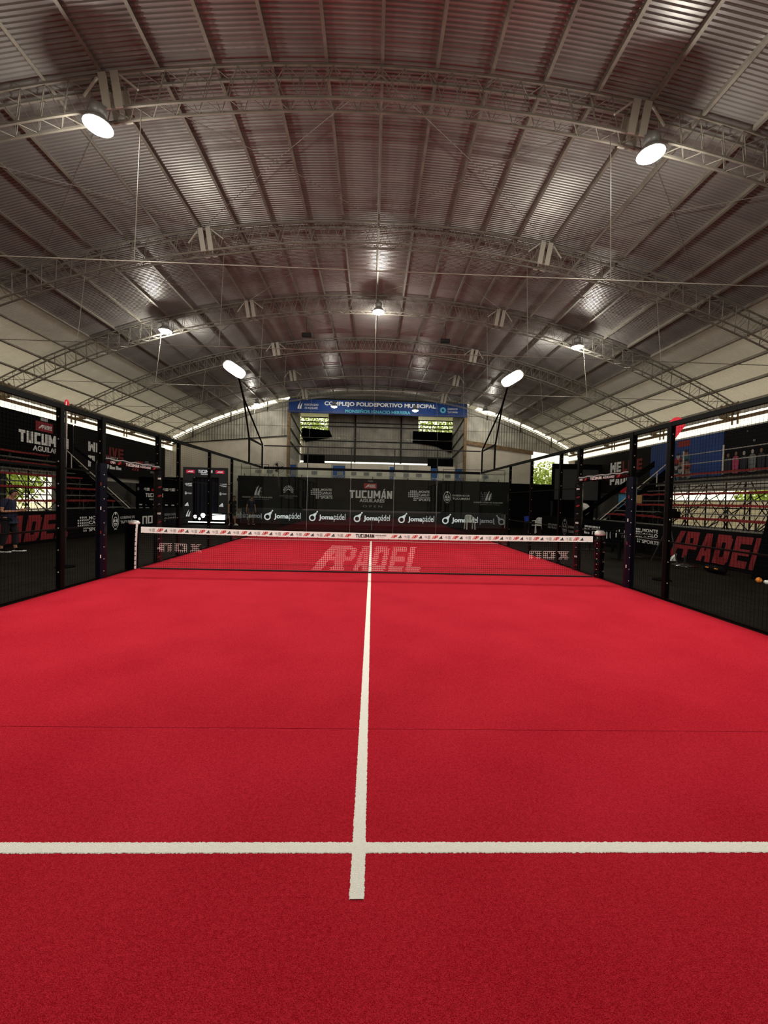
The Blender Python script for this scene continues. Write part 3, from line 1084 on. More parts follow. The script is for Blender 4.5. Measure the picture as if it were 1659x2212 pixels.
for i in range(NX + 1):
    for j in range(NZ + 1):
        p = npt(i, j)
        if i < NX:
            q = npt(i + 1, j)
            wv = white((p + q) / 2)
            mb.bar(p, q, .0045 if wv else .0032, caps=False, mi=1 if wv else 0)
        if j < NZ:
            q = npt(i, j + 1)
            wv = white((p + q) / 2)
            mb.bar(p, q, .0045 if wv else .0032, caps=False, mi=1 if wv else 0)
mb.build('net_mesh', [NET_BLACK, NET_WHITE], net, kind='stuff')
# tape
mb = MB()
n = 60
for sx in range(n):
    x0, x1 = -4.88 + 9.76 * sx / n, -4.88 + 9.76 * (sx + 1) / n
    a, b = ztop(x0), ztop(x1)
    mb.add([(x0, -.012, a - .125), (x1, -.012, b - .125), (x1, -.012, b), (x0, -.012, a), (x0, .012, a - .125), (x1, .012, b - .125), (x1, .012, b), (x0, .012, a)],
           [(0, 1, 2, 3), (7, 6, 5, 4), (3, 2, 6, 7), (4, 5, 1, 0)])
tape = mb.build('tape', WHITE_TAPE, net)
pos = []
for side in (-1, 1):
    for k in range(30):
        x = (.42 if side > 0 else -.42) + side * (.08 + k * .148 * 1.0)
        if abs(x) < 4.72:
            pos.append((x, k))
for x, k in pos:
    b = ztop(x) - .10
    pr = Print((x, -.013, b), X_, Z_, tape, .002)
    kind = k % 3
    if kind == 0:
        pr.monogram(-.03, .005, .07, RED_INK)
    elif kind == (1 if x < 0 else 2):
        pr.dots(-.07, .01, .055, GREY_INK)
        pr.polys([rect(0, .052, .055, .07), rect(0, .03, .055, .046), rect(0, .006, .055, .024)], 0, 0, GREY_INK, 'small_print')
    else:
        pr.bars3(-.05, .005, .065, BLACK_INK)
pr = Print((-.32, -.013, ztop(0) - .10), X_, Z_, tape, .002)
pr.block('TUCUMAN', 0, .004, .40, .075, BLACK_INK)
pr.text('AGUILARES', .42, .04, .24, .03, BLACK_INK)
pr.text('O P E N', .47, .005, .14, .02, GREY_INK, 0)
for k in range(NX // 5):
    x = xs[k * 5 + 2]
    MB().box((x - .006, -.015, ztop(x) - .135), (x + .006, .015, ztop(x) - .118)).build('lace_loop', NET_BLACK, net)
mb = MB()
for k in range(40):
    x0, x1 = -4.9 + 9.8 * k / 40, -4.9 + 9.8 * (k + 1) / 40
    mb.tube((x0, .006 * math.sin(x0), .03), (x1, .006 * math.sin(x1), .03), .016, 6)
mb.build('bottom_cord', NET_BLACK, net)
MB().box((-.022, -.03, .012), (.022, -.005, .018)).build('centre_anchor', NET_BLACK, net)
# net posts: padded, left with a white edge band, right in glossy wrap
mb = MB()
mb.box((-5.17, -.09, 0.013), (-4.99, .09, 1.0)).build('post_padding', BLACK_CLOTH, net)
mb = MB()
mb.path([(-4.965, -.07, .03), (-4.955, -.07, .5), (-4.94, -.07, .88), (-4.935, -.06, .97)], .021, 8)
mb.build('edge_band', WHITE_TAPE, net)
mb = MB()
mb.lathe((-5.03, 0, .985), [(.02, .065), (.085, .05), (.115, .01), (.105, -.015)], 18).build('post_cap', WHITE_PLASTIC, net, smooth=True)
for k in range(9):
    MB().tube((-5.0, -.095, .1 + k * .1), (-4.94, -.092, .11 + k * .1), .008, 5).build('lace', BLACK_CLOTH, net)
mb = MB()
for k in range(12):
    z0, z1 = .013 + k * .082, .013 + (k + 1) * .082
    r0_, r1_ = .1 + .008 * math.sin(k * 2.1), .1 + .008 * math.sin((k + 1) * 2.1)
    mb.tube((5.04, 0, z0), (5.04, 0, z1), r0_, 14, r1_, caps=False)
mb.build('post_wrap', GLOSSWRAP, net)
MB().lathe((5.04, 0, .99), [(.02, .055), (.07, .05), (.105, .02), (.11, -.03), (.1, -.05)], 18).build('post_cap', WHITE_PLASTIC, net, smooth=True)
mb = MB()
for k in range(8):
    mb.lathe((4.955, -.055, .08 + k * .115), [(.0, -.012), (.012, 0), (.0, .012)], 6)
mb.build('wrap_button', WHITE_PLASTIC, net, kind='stuff')
pr = Print((5.0, -.105, .1), X_, Z_, net, .006)
for k in range(4):
    pr.polys(ring(.075, .0, .025, .01, 10, None, 0, math.pi), 0, .05 + k * .21, GREY_INK, 'wrap_print')
# ================================================================== HALL LAMPS
def high_bay(loc, power, label, drop=None, group='hanging hall lamps', s=1.0):
    t = thing('hanging_lamp', loc, label, 'lamp', group)
    c = Vector(loc)
    MB().lathe(c, [(.10, .36), (.13, .34), (.13, .20), (.10, .18), (.16, .12), (.25 * s, 0), (.24 * s, -.01)], 20).build('shade', LAMP_CASE, t, smooth=True)
    MB().lathe(c, [(.02, .42), (.02, .36)], 8).build('hook', STEEL_DK, t)
    if drop:
        MB().tube(c + Vector((0, 0, .4)), c + Vector((0, 0, drop)), .01, 6).build('cable', STEEL_DK, t)
    MB().lathe(c, [(.001, -.10), (.10 * s, -.085), (.19 * s, -.04), (.22 * s, .005)], 20).build('bulb_lens', LAMP_ON, t, smooth=True)
    ld = bpy.data.lights.new('lamp_light', 'POINT')
    ld.shadow_soft_size = .12
    ld.energy = power
    ld.color = (1.0, 0.96, 0.86)
    lo = bpy.data.objects.new('lamp_light', ld)
    lo.location = (0, 0, -.26)
    link(lo, t)
    return t


high_bay((-5.15, -1.0, 8.32), HALL_W, 'bright hanging lamp at the nearest truss on the side of the person')
high_bay((5.17, -1.0, 8.30), HALL_W, 'bright hanging lamp at the nearest truss on the side of the blue banners')
high_bay((-8.2, 7.45, 8.02), HALL_W, 'bright hanging lamp at the third truss on the side of the person')
high_bay((8.1, 7.45, 7.95), HALL_W, 'bright hanging lamp at the third truss on the side of the blue banners')
high_bay((.09, 7.45, 9.05), HALL_W, 'bright lamp hanging under the middle of the roof', .5)
high_bay((-8.2, 20.0, 8.15), FAR_W, 'small bright lamp by the gable edge, outer one on the side of the person', .3)
high_bay((-2.83, 20.0, 8.15), FAR_W, 'small bright lamp in front of the blue sign, first from its flame emblem', .9)
high_bay((2.9, 20.0, 8.05), FAR_W, 'small bright lamp in front of the blue sign, nearer to its ring emblem', 1.0)
high_bay((7.9, 20.0, 8.12), FAR_W, 'small bright lamp by the gable edge, outer one above the timber beam', .3)
# two unlit fittings hanging between the third and fourth trusses
for x, z, lab in ((-3.05, 8.75, 'small dark unlit box fitting hanging from the roof, first from the person side'), (3.1, 8.7, 'small dark unlit box fitting hanging from the roof, first from the blue banner side')):
    t = thing('hanging_speaker', (x, 9.4, z), lab, 'fitting', 'dark fittings under the roof')
    MB().box((x - .2, 9.3, z), (x + .2, 9.5, z + .14)).build('housing', STEEL_DK, t)
    MB().tube((x, 9.4, z + .14), (x, 9.4, arc(x) - .1), .008, 5).build('rod', STEEL_DK, t)

# ================================================================== BLUE SIGN
sx0, sx1 = -6.38, 7.0
sgn, P = signboard('hall_sign', (sx0, 21.8, 8.05), X_, Z_, sx1 - sx0, 1.0, BLUE_VINYL, 'long blue sign with white lettering high on the end wall', 'sign', .12)
P.text('COMPLEJO POLIDEPORTIVO MUNICIPAL', 2.65, .50, 8.35, .38, WHITE_INK, .03)
P.text('MONSEÑOR IGNACIO HERRERA', 4.2, .08, 4.9, .30, CYAN_INK, .03)
P.flame(.65, .28, .55, WHITE_INK)
P.text('MUNICIPALIDAD', 1.15, .52, 1.05, .15, WHITE_INK, .0)
P.text('DE AGUILARES', 1.2, .28, .95, .15, WHITE_INK, .0)
P.polys(ring(11.55, .48, .22, .12, 20), 0, 0, CYAN_INK, 'ring_emblem')
P.text('GOBIERNO DE', 11.9, .52, .75, .13, WHITE_INK, .0)
P.text('TUCUMÁN', 11.9, .28, .75, .16, WHITE_INK, .0)

# ================================================================== BOARDS BEHIND THE COURT
jb, P = signboard('pitch_board', (-8.1, 16.7, 0), X_, Z_, 16.3, .96, LEDGREY, 'long grey advertising board with five white racket sport logos behind the glass', 'advertising board', .08)
for x in (-6.73, -3.94, -1.14, 1.66, 4.44):
    a = x + 8.1
    P.racket(a, .22, .60, LED_WHITE)
    P.text('Joma', a + .62, .26, .92, .38, LED_WHITE, .035)
    P.text('pádel', a + 1.56, .22, .72, .50, LED_WHITE, .0)
MB().box((-8.1, 16.66, .93), (8.2, 16.72, .975)).build('cap_strip', SCREEN, jb)

ub, P = signboard('event_banner', (-8.6, 17.4, .9), X_, Z_, 17.6, 2.1, CHARCOAL, 'wide charcoal event banner with white sponsor logos behind the glass', 'banner', .04)


def ev(x):
    return x + 8.6


P.block('TUCUMÁN', ev(-1.46), .84, 2.74, .50, WHITE_INK)
P.text('AGUILARES', ev(-.82), .58, 1.62, .22, WHITE_INK, .03)
P.text('O P E N', ev(-.6), .26, 1.25, .13, GREY_INK, .0)
P.polys([rect(0, 0, .82, .34)], ev(-.55), 1.46, mat('red_patch', (.40, .025, .025), .6), 'red_patch')
P.off = .012
P.block('PADEL', ev(-.30), 1.53, .50, .2, WHITE_INK, .25)
P.polys([[(0, 0), (.09, 0), (.30, .2), (.2, .2)]], ev(-.48), 1.53, WHITE_INK, 'slash_mark')
P.off = .006
P.text('PADEL', ev(-.28), 1.9, .32, .1, GREY_INK)
P.globe_sports(ev(-3.98), .73, 1.42, .68, WHITE_INK)
P.globe_sports(ev(2.3), .73, 1.46, .70, WHITE_INK)
P.sun(ev(-5.72), .92, .66, WHITE_INK)
P.text('HONORABLE LEGISLATURA', ev(-5.95), .83, 1.15, .07, GREY_INK, .0)
P.text('TUCUMÁN', ev(-5.6), .72, .5, .07, GREY_INK, .0)
P.crest(ev(4.62), .65, 1.7, .80, WHITE_INK)
for x in (-7.55, 7.35):
    P.flame(ev(x), .88, .62, WHITE_INK)
    P.text('MUNICIPALIDAD DE AGUILARES', ev(x - .75), .70, 1.9, .085, WHITE_INK, .0)
    P.text('GESTIÓN DE TODOS', ev(x - .35), .58, 1.3, .06, GREY_INK, .0)
for x in (-8.4, -4.3, -1.5, 2, 5, 8.7):
    MB().tube((x, 17.46, 0), (x, 17.46, 3.0), .025, 8).build('scaffold_pole', ALU, ub)

# ---- entrance portal at the far left corner
pt_ = thing('entrance_portal', (-9.6, 15.2, 0), 'tall grey printed entrance portal with dark curtain beside the court corner', 'portal')
YP = 15.2
x0, x1 = -11.05, -8.5
lg = mat('portal_vinyl', (.040, .041, .044), .55)
MB().box((x0, YP, 0), (x0 + .55, YP + .15, 3.3)).build('side_panel', lg, pt_)
MB().box((x1 - .48, YP, 0), (x1, YP + .15, 3.3)).build('side_panel', lg, pt_)
MB().box((x0 + .55, YP, 2.72), (x1 - .48, YP + .15, 3.3)).build('lintel_panel', lg, pt_)
P = Print((x0, YP, 0), X_, Z_, pt_, .01)
pk = LED_PINK
for a in (.18, 1.88):
    P.off = .008
    P.polys([rect(0, 0, .5, .19)], a, 2.95, pk, 'red_patch')
    P.off = .014
    P.block('PADEL', a + .16, 3.0, .26, .09, LED_WHITE, .3)
    P.polys([[(0, 0), (.05, 0), (.15, .09), (.1, .09)]], a + .08, 3.0, LED_WHITE, 'slash_mark')
P.off = .01
P.block('TUCUMÁN', .88, 2.98, .82, .17, LED_WHITE)
P.text('AGUILARES', 1.02, 2.87, .55, .08, LED_WHITE)
for a in (.12, 2.12):
    P.dots(a, 2.2, .17, LED_WHITE)
    P.text('MONTE', a + .17, 2.29, .24, .08, LED_WHITE)
    P.text('CARLO', a + .17, 2.19, .24, .08, LED_WHITE)
    P.crest(a, 1.68, .4, .2, LED_WHITE)
    P.bars3(a - .02, 1.03, .22, LED_WHITE)
P.text('LARS', 2.05, .55, .35, .12, LED_WHITE)
P.flame(.2, .42, .4, LED_WHITE)
mb = MB()
nn = 40
vs = []
for k in range(nn + 1):
    x = x0 + .55 + (x1 - x0 - 1.03) * k / nn
    vs += [(x, YP + .35 + .05 * math.sin(k * 1.1), .02), (x, YP + .35 + .03 * math.sin(k * 1.1 + .3), 2.9)]
mb.add(vs, [(2 * k, 2 * k + 2, 2 * k + 3, 2 * k + 1) for k in range(nn)])
mb.build('curtain', mat('midnight_cloth', (.006, .008, .018), .6), pt_)
# bright display lights on the floor inside the portal
for k, (x, z, s, lab) in enumerate(((-10.3, .42, .10, 'small bright spotlight low in the portal, nearest the flame emblem'), (-9.85, .50, .14, 'larger bright spotlight in the middle of the portal'),
                                    (-10.05, .30, .07, 'tiny bright spotlight close to the portal floor'))):
    t = thing('spotlight', (x, YP - .1, 0), lab, 'spotlight', 'lights in the portal')
    MB().tube((x, YP - .05, 0), (x, YP - .05, z), .02, 8).build('stand', STEEL_DK, t)
    MB().lathe((x, YP - .05, z), [(s * .5, .14), (s, .02), (s, 0)], 14, 'y').build('housing', STEEL_DK, t)
    MB().lathe((x, YP - .055, z), [(.001, -.03), (s * .7, -.02), (s * .95, 0)], 14, 'y').build('lens', mat('small_lit_lens', (1, 1, 1), .4, emit=((.95, .98, 1), 12)), t)
t = thing('light_box', (-8.95, YP - .25, 0), 'glowing white display counter at the portal foot', 'counter')
MB().box((-9.2, YP - .35, .28), (-8.55, YP - .1, .62)).build('glowing_front', mat('counter_glow', (.9, .95, .9), .5, emit=((.92, 1, .92), 1.6)), t)
MB().box((-9.25, YP - .4, .62), (-8.5, YP - .05, .68)).build('counter_top', STEEL_DK, t)
MB().box((-9.25, YP - .33, 0), (-8.5, YP - .08, .28)).build('plinth', BLACK_VINYL, t)
t = thing('light_strip', (-9.8, 14.7, 0), 'thin glowing white strip along the floor at the portal', 'light')
MB().box((-10.5, 14.70, .10), (-8.45, 14.75, .16)).build('glowing_tube', mat('strip_glow', (.9, .95, .9), .5, emit=((.92, 1, .92), 2.0)), t)
MB().box((-10.5, 14.70, .0), (-8.45, 14.77, .10)).build('plinth', BLACK_VINYL, t)

# ---- black drapes closing the far corners
def drape(x0, x1, y, z0, z1, label, m=BLACK_CLOTH, amp=.04):
    n = max(int((x1 - x0) / .08), 6)
    vs = []
    for k in range(n + 1):
        x = x0 + (x1 - x0) * k / n
        vs += [(x, y + amp * math.sin(k * 1.3), z0), (x, y + amp * .6 * math.sin(k * 1.3 + .4), z1)]
    t = thing('black_drape', ((x0 + x1) / 2, y, z0), label, 'drape')
    MB().add(vs, [(2 * k, 2 * k + 2, 2 * k + 3, 2 * k + 1) for k in range(n)]).build('cloth', m, t)
    MB().tube((x0, y, z1), (x1, y, z1), .02, 6).build('rail', STEEL_DK, t)
    return t


drape(-14.6, -11.1, 17.0, 0, 2.75, 'black drape behind the small event backdrop, next to the portal')
drape(8.9, 12.1, 18.2, 0, 2.95, 'black drape behind the white chair outside the fence')
drape(12.1, 15.0, 18.25, 0, 1.9, 'black drape below the big grey screen')
# event backdrop (press wall)
bd, P = signboard('press_backdrop', (-13.4, 14.6, .75), X_, Z_, 2.35, 1.5, BLACK_VINYL, 'small black press backdrop with rows of white logos, beside the portal', 'backdrop', .05)
P.block('TUCUMÁN', .55, .75, .98, .22, WHITE_INK)
P.text('AGUILARES', .75, .58, .55, .09, WHITE_INK)
P.polys([rect(0, 0, .32, .14)], .88, 1.08, RED_INK, 'red_patch')
for k, a in enumerate((.08, .45, 1.5, 1.85, 2.1)):
    if k in (0, 4):
        P.crest(a, 1.1, .3, .2, GREY_INK, False)
    else:
        P.dots(a, 1.1, .18, WHITE_INK)
        P.polys([rect(0, .1, .15, .17), rect(0, .01, .15, .08)], a + .17, 1.1, WHITE_INK, 'small_print')
for k in range(6):
    P.polys([rect(0, 0, .2, .05)], .2 + .36 * k, .12, GREY_INK, 'small_print')
    P.polys([rect(0, 0, .16, .07)], .2 + .36 * k, .28, WHITE_INK, 'small_print')
for x in (-13.3, -11.15):
    MB().bar((x, 14.68, 0), (x, 14.68, .8), .04).build('leg', STEEL_DK, bd)

# big grey screen at the far right corner
scn = thing('grey_screen', (12.7, 17, 1.85), 'large blank grey screen in a black frame beside the bright gap', 'screen')
MB().box((11.68, 17.0, 1.95), (14.55, 17.06, 3.92)).build('screen_face', SCREEN, scn)
for a, b in (((11.55, 16.96, 3.92), (14.72, 17.12, 4.25)), ((11.55, 16.98, 1.87), (14.68, 17.1, 1.95)), ((11.55, 16.96, 1.87), (11.68, 17.12, 3.95)), ((14.55, 16.96, 1.87), (14.72, 17.12, 3.95))):
    MB().box(a, b).build('frame_bar', BLACK_CLOTH, scn)
for x in (11.62, 14.6):
    MB().box((x - .05, 17.1, 0), (x + .05, 17.2, 1.9)).build('leg', STEEL_DK, scn)

# ================================================================== SIDE ADVERTISING BOARDS
def side_boards(sg, X, spec):
    for y0, y1, label, fn in spec:
        if sg < 0:
            t, P = signboard('pitch_board', (X, y0, 0), Y_, Z_, y1 - y0 - .02, 1.0, BLACK_VINYL, label, 'advertising board', .06, 'boards along the left stand')
            fn(P, lambda y: y - y0)
        else:
            t, P = signboard('pitch_board', (X, y1, 0), -Y_, Z_, y1 - y0 - .02, 1.0, BLACK_VINYL, label, 'advertising board', .06, 'boards along the right stand')
            fn(P, lambda y: y1 - y)


def l_padel(P, a):
    P.block('PADEL', a(2.42), .10, 2.95, .80, BOARD_RED, .24, th=.27)
    P.polys([[(0, 0), (.26, 0), (.80, .8), (.56, .8)], [(.42, .26), (.86, .26), (.9, .40), (.54, .40)]], a(1.72), .10, BOARD_RED, 'slash_mark')


def l_globe(P, a):
    P.globe_sports(a(5.85), .2, 1.5, .58, WHITE_INK)


def l_crest(P, a):
    P.crest(a(7.75), .16, 1.55, .76, WHITE_INK)


def l_nox(P, a):
    P.block('nOX', a(9.9), .28, 1.3, .36, WHITE_INK, th=.2)


def l_ppl(P, a):
    P.text('PREMIER PADEL', a(11.85), .58, 1.2, .12, GREY_INK)
    P.text('pinti', a(11.85), .30, 1.2, .24, GREY_INK)


side_boards(-1, -10.4, [(-1.0, 1.6, 'plain black advertising board at the edge of the picture, left of the red letters', lambda P, a: None),
                        (1.6, 5.75, 'black advertising board with giant red slanted letters behind the person', l_padel),
                        (5.75, 7.6, 'black advertising board with a dotted globe logo beside the left fence post', l_globe),
                        (7.6, 9.7, 'black advertising board with an oval crest, left of the net post', l_crest),
                        (9.7, 11.6, 'black advertising board with square white letters nox above the net end', l_nox),
                        (11.6, 13.8, 'black advertising board with small grey print next to the portal', l_ppl)])


def r_padel(P, a):
    P.block('PADEL', a(3.12), .10, 2.62, .80, BOARD_RED, .24, th=.27)
    P.polys([[(0, 0), (.22, 0), (.68, .8), (.48, .8)], [(.36, .26), (.66, .26), (.7, .40), (.44, .40)]], a(3.66), .10, BOARD_RED, 'slash_mark')


def r_globe(P, a):
    P.globe_sports(a(5.45), .34, 1.35, .52, WHITE_INK)


def r_mui(P, a):
    P.text('muiCA', a(7.2), .30, 1.45, .42, WHITE_INK, .03)


def r_espn(P, a):
    P.block('ESPN', a(8.75), .38, 1.2, .36, WHITE_INK, .1, th=.26)
    P.off = .012
    P.polys([rect(0, 0, 1.3, .03)], a(8.78), .635, BLACK_VINYL, 'gap_line')


def r_crest(P, a):
    P.crest(a(10.8), .14, .8, .82, GREY_INK, False)
    P.text('GOBIERNO', a(10.2), .5, .6, .12, GREY_INK)
    P.text('TUCUMÁN', a(10.2), .3, .6, .14, GREY_INK)


def r_bend(P, a):
    P.text('BENDERS', a(12.4), .38, 1.25, .24, GREY_INK)


side_boards(1, 9.35, [(-3.0, -.9, 'plain black advertising board past the red letters at the edge of the picture, right', lambda P, a: None),
                      (-.9, 3.7, 'black advertising board with giant red slanted letters below the right seats', r_padel),
                      (3.7, 5.65, 'black advertising board with a dotted globe logo behind the black tables', r_globe),
                      (5.65, 7.4, 'black advertising board with small and large white letters, right of the net post', r_mui),
                      (7.4, 9.1, 'black advertising board with four striped white capitals behind the right net post', r_espn),
                      (9.1, 11.1, 'black advertising board with a grey oval crest, near the silver fan', r_crest),
                      (11.1, 13.2, 'black advertising board with grey capitals beside the white plastic chair', r_bend)])

# ================================================================== STANDS
def stand(sg, xf, y0, y1, red, z1, dz, label, dx=.72):
    """tiered scaffold stand; red = rows with a red seat plank"""
    t = thing('seating_stand', (sg * (xf + 1.7), (y0 + y1) / 2, 0), label, 'grandstand', 'tiered stands')
    nrow = 6
    L = y1 - y0
    for r in range(nrow):
        x, z = xf + .22 + dx * r, z1 + dz * r
        for k in range(4):
            ya, yb = y0 + L * k / 4, y0 + L * (k + 1) / 4 - .03
            mb = MB()
            n = 10
            vs = []
            for i in range(n + 1):
                yy = ya + (yb - ya) * i / n
                w = random.uniform(-.014, .014) if r in red else 0
                for xx, zz in ((x, z - .07 + w), (x, z + w), (x + .26, z + w), (x + .26, z - .07 + w)):
                    vs.append((sg * xx, yy, zz))
            fs = [(4 * i + a, 4 * i + (a + 1) % 4, 4 * i + 4 + (a + 1) % 4, 4 * i + 4 + a) for i in range(n) for a in range(4)] + [(0, 1, 2, 3), (4 * n + 3, 4 * n + 2, 4 * n + 1, 4 * n)]
            mb.add(vs, fs).build('seat_plank', RED_BOARD if r in red else GREY_BOARD, t)
            MB().box((sg * (x - (.42 if r else .16)), ya, z - .33), (sg * (x - .10), yb, z - .29)).build('foot_plank', GREY_BOARD, t)
    npost = 7
    for k in range(npost):
        y = y0 + .1 + (L - .2) * k / (npost - 1)
        for r in range(nrow):
            x, z = xf + .28 + dx * r, z1 + dz * r
            MB().tube((sg * x, y, 0), (sg * x, y, z - .07), .022, 6).build('upright', STEEL_DK, t)
            if r < nrow - 1:
                MB().tube((sg * x, y, z - .35), (sg * (x + dx), y, z + dz - .35), .016, 5).build('rake_bar', STEEL_DK, t)
                MB().tube((sg * x, y, max(z - 1.2, .1)), (sg * (x + dx), y, z - .1), .014, 5).build('brace', STEEL_DK, t)
        if k < npost - 1:
            yn = y0 + .1 + (L - .2) * (k + 1) / (npost - 1)
            for r in (0, 2, 3, 5):
                x, z = xf + .28 + dx * r, z1 + dz * r
                if z > .6:
                    MB().tube((sg * x, y, .1), (sg * x, yn, z - .15), .015, 5).build('cross_brace', STEEL_DK, t)
                    MB().tube((sg * x, yn, .1), (sg * x, y, z - .15), .015, 5).build('cross_brace', STEEL_DK, t)
    for r in (1, 3, 5):
        x, z = xf + .28 + dx * r, z1 + dz * r
        MB().tube((sg * x, y0, z - .55), (sg * x, y1, z - .55), .02, 6).build('ledger', STEEL_DK, t)
    # guard rail behind the top row
    xb, zb = xf + .25 + dx * (nrow - 1) + .35, z1 + dz * (nrow - 1)
    for k in range(6):
        y = y0 + .1 + (L - .2) * k / 5
        MB().tube((sg * xb, y, zb - .1), (sg * xb, y, zb + 1.05), .028, 8).build('rail_post', STEEL_LT, t)
    for z in (.45, .85):
        MB().tube((sg * xb, y0, zb + z), (sg * xb, y1, zb + z), .02, 6).build('guard_rail', ALU, t)
    return t


stand(-1, 10.55, -1.5, 9.75, {1, 2, 3, 4, 5}, .87, .48, 'tiered stand with red seat planks behind the person')
stand(1, 9.5, -1.5, 8.9, {1, 2, 3, 5}, .84, .44, 'tiered stand with red seat planks below the blue banners')


def stair(sg, xf, y, zt, run, label, high=1.45):
    """access stair at the far end of a stand, side closed with black cloth"""
    t = thing('stand_stair', (sg * xf, y, 0), label, 'stairs', 'stairs of the stands')
    MB().prism([(sg * (xf - .2), y, 0.02), (sg * (xf + run), y, 0.02), (sg * (xf + run), y, zt + .5), (sg * (xf + .15), y, .62), (sg * (xf - .2), y, .5)], (0, .02, 0)).build('side_cloth', BLACK_CLOTH, t)
    n = 9
    for k in range(n):
        a = xf - .2 + (run + .2) * k / n
        z = .3 + (zt - .3) * k / n
        MB().box((sg * a, y + .05, z), (sg * (a + .34), y + 1.0, z + .04)).build('tread', GREY_BOARD, t)
    for yy in (y + .05, y + 1.0):
        MB().bar((sg * (xf - .2), yy, .1), (sg * (xf + run), yy, zt), .05, .16).build('stringer', STEEL_DK, t)
    MB().tube((sg * (xf + .25), y - .05, .98), (sg * (xf + run), y - .05, zt + .72), .022, 8).build('handrail', STEEL_LT, t)
    for f_ in (.45, .8, 1.0):
        x = xf + .25 + (run - .25) * f_
        z = .98 + (zt - .26) * f_
        MB().tube((sg * x, y - .05, z - .65), (sg * x, y - .05, z + .02), .02, 8).build('rail_post', STEEL_LT, t)
    MB().prism([(sg * (xf - .2), y + 1.02, .9), (sg * (xf + run), y + 1.02, zt + .5), (sg * (xf + run), y + 1.02, zt + high), (sg * (xf - .2), y + 1.02, 1.15)], (0, .02, 0)).build('rail_cloth', BLACK_CLOTH, t)
    return t


stair(-1, 10.7, 9.95, 3.2, 3.5, 'black clad stair with a white handrail beside the left stand', .62)
stair(1, 9.95, 9.1, 3.0, 3.4, 'black clad stair with a white handrail beside the right stand', .80)

# ================================================================== WALL BANNERS
b1, P = signboard('wall_banner', (-14.72, 6.4, 2.6), Y_, Z_, 5.2, 2.36, BLACK_VINYL, 'black event banner with red patch above the stand, behind the near left post', 'banner', .03)
P.block('TUCUMÁN', 2.15, 1.12, 2.75, .50, WHITE_INK, th=.28)
P.text('AGUILARES', 2.85, .82, 1.7, .24, WHITE_INK, .03)
P.polys([rect(0, 0, .95, .42)], 3.0, 1.72, mat('wine_patch', (.25, .01, .02), .6), 'red_patch')
P.off = .012
P.block('PADEL', 3.33, 1.83, .55, .18, WHITE_INK, .3)
P.polys([[(0, 0), (.1, 0), (.3, .18), (.2, .18)]], 3.12, 1.83, WHITE_INK, 'slash_mark')
P.off = .006
P.polys([rect(0, 0, .4, .14)], 3.25, 2.18, GREY_INK, 'small_print')
P.polys([circle(0, 0, .28, 14)], .55, 1.7, TAN, 'photo_patch')
b2, P = signboard('wall_banner', (-14.72, 11.7, 2.6), Y_, Z_, 8.7, 2.36, mat('soft_black_vinyl', (.010, .009, .009), .7, 0, .05), 'dark banner with two line slogan in white and red above the stair', 'banner', .03)
P.block('WE', .96, 1.22, .98, .50, WHITE_INK, th=.28)
P.block('LIVE', 2.05, 1.08, 1.85, .56, DKRED_INK, th=.24)
P.block('PADEL', .96, .42, 2.75, .58, WHITE_INK, th=.28)
P.text('BODY, HEART &', 2.1, 1.02, 1.3, .10, WHITE_INK)
P.monogram(5.0, .5, .62, mat('brick_red_ink', (.30, .022, .018), .6))
P.dots(6.1, .62, .6, GREY_INK)
P.text('MONTE', 6.8, .92, .8, .2, GREY_INK)
P.text('CARLO', 6.8, .66, .8, .2, GREY_INK)
P.text('SPORTS', 6.8, .46, .8, .14, GREY_INK)

r1, P = signboard('wall_banner', (14.72, 20.5, 2.4), -Y_, Z_, 8.1, 2.42, mat('brown_black_vinyl', (.013, .0115, .009), .7, 0, .05), 'dark banner with a slogan in white and red beside the blue banner', 'banner', .03)
P.block('WE', 4.5, 1.26, 1.08, .60, WHITE_INK, th=.28)
P.block('LIVE', 5.72, 1.26, 1.75, .60, DKRED_INK, th=.26)
P.block('PADEL', 4.5, .50, 2.6, .55, WHITE_INK, th=.28)
P.text('BODY, HEART &', 4.6, 1.12, 2.0, .10, GREY_INK)
P.polys([rect(0, 0, 1.2, .38)], 5.6, .0, RED_INK, 'red_patch')
r2, P = signboard('wall_banner', (14.72, 12.38, 3.0), -Y_, Z_, 4.45, 1.84, BLUE_VINYL, 'blue banner with a collage of faces behind the near right post', 'banner', .03)
rnd = random.Random(3)
tones = [mat('poster_tone_%s' % n, c, .7) for n, c in (('red', (.24, .025, .02)), ('grey', (.16, .16, .16)), ('tan', (.22, .12, .07)), ('dark', (.02, .02, .03)), ('pale', (.36, .32, .30)), ('teal', (.04, .10, .13)))]
P.polys([rect(0, 0, .75, .28)], 1.9, 1.5, tones[0], 'poster_patch')
for k, (fx, fy) in enumerate(((1.95, 1.05), (2.45, 1.15), (2.15, .72), (1.85, .55), (2.5, .72), (2.1, .38), (2.55, .35), (1.85, .18), (2.3, .14))):
    P.off = .006 + .0006 * k
    P.polys([[(x, y) for x, y in circle(0, -.20, .26, 12, .2)]], fx, fy, tones[(0, 5, 1, 3, 0, 5, 1, 5, 3)[k]], 'poster_shoulders')
    P.off += .0002
    P.polys([circle(0, .02, .12, 12, .16)], fx, fy, tones[(4, 2, 2, 4, 2, 4, 2, 4, 2)[k]], 'poster_face')
    P.off += .0002
    P.polys([circle(0, .12, .125, 10, .07)], fx, fy, tones[3], 'poster_hair')
r3, P = signboard('wall_banner', (14.72, 7.9, 3.0), -Y_, Z_, 6.0, 1.86, mat('photo_black', (.008, .008, .009), .7, 0, .05), 'dark photo banner with a row of dressed up people at the picture edge', 'banner', .03)
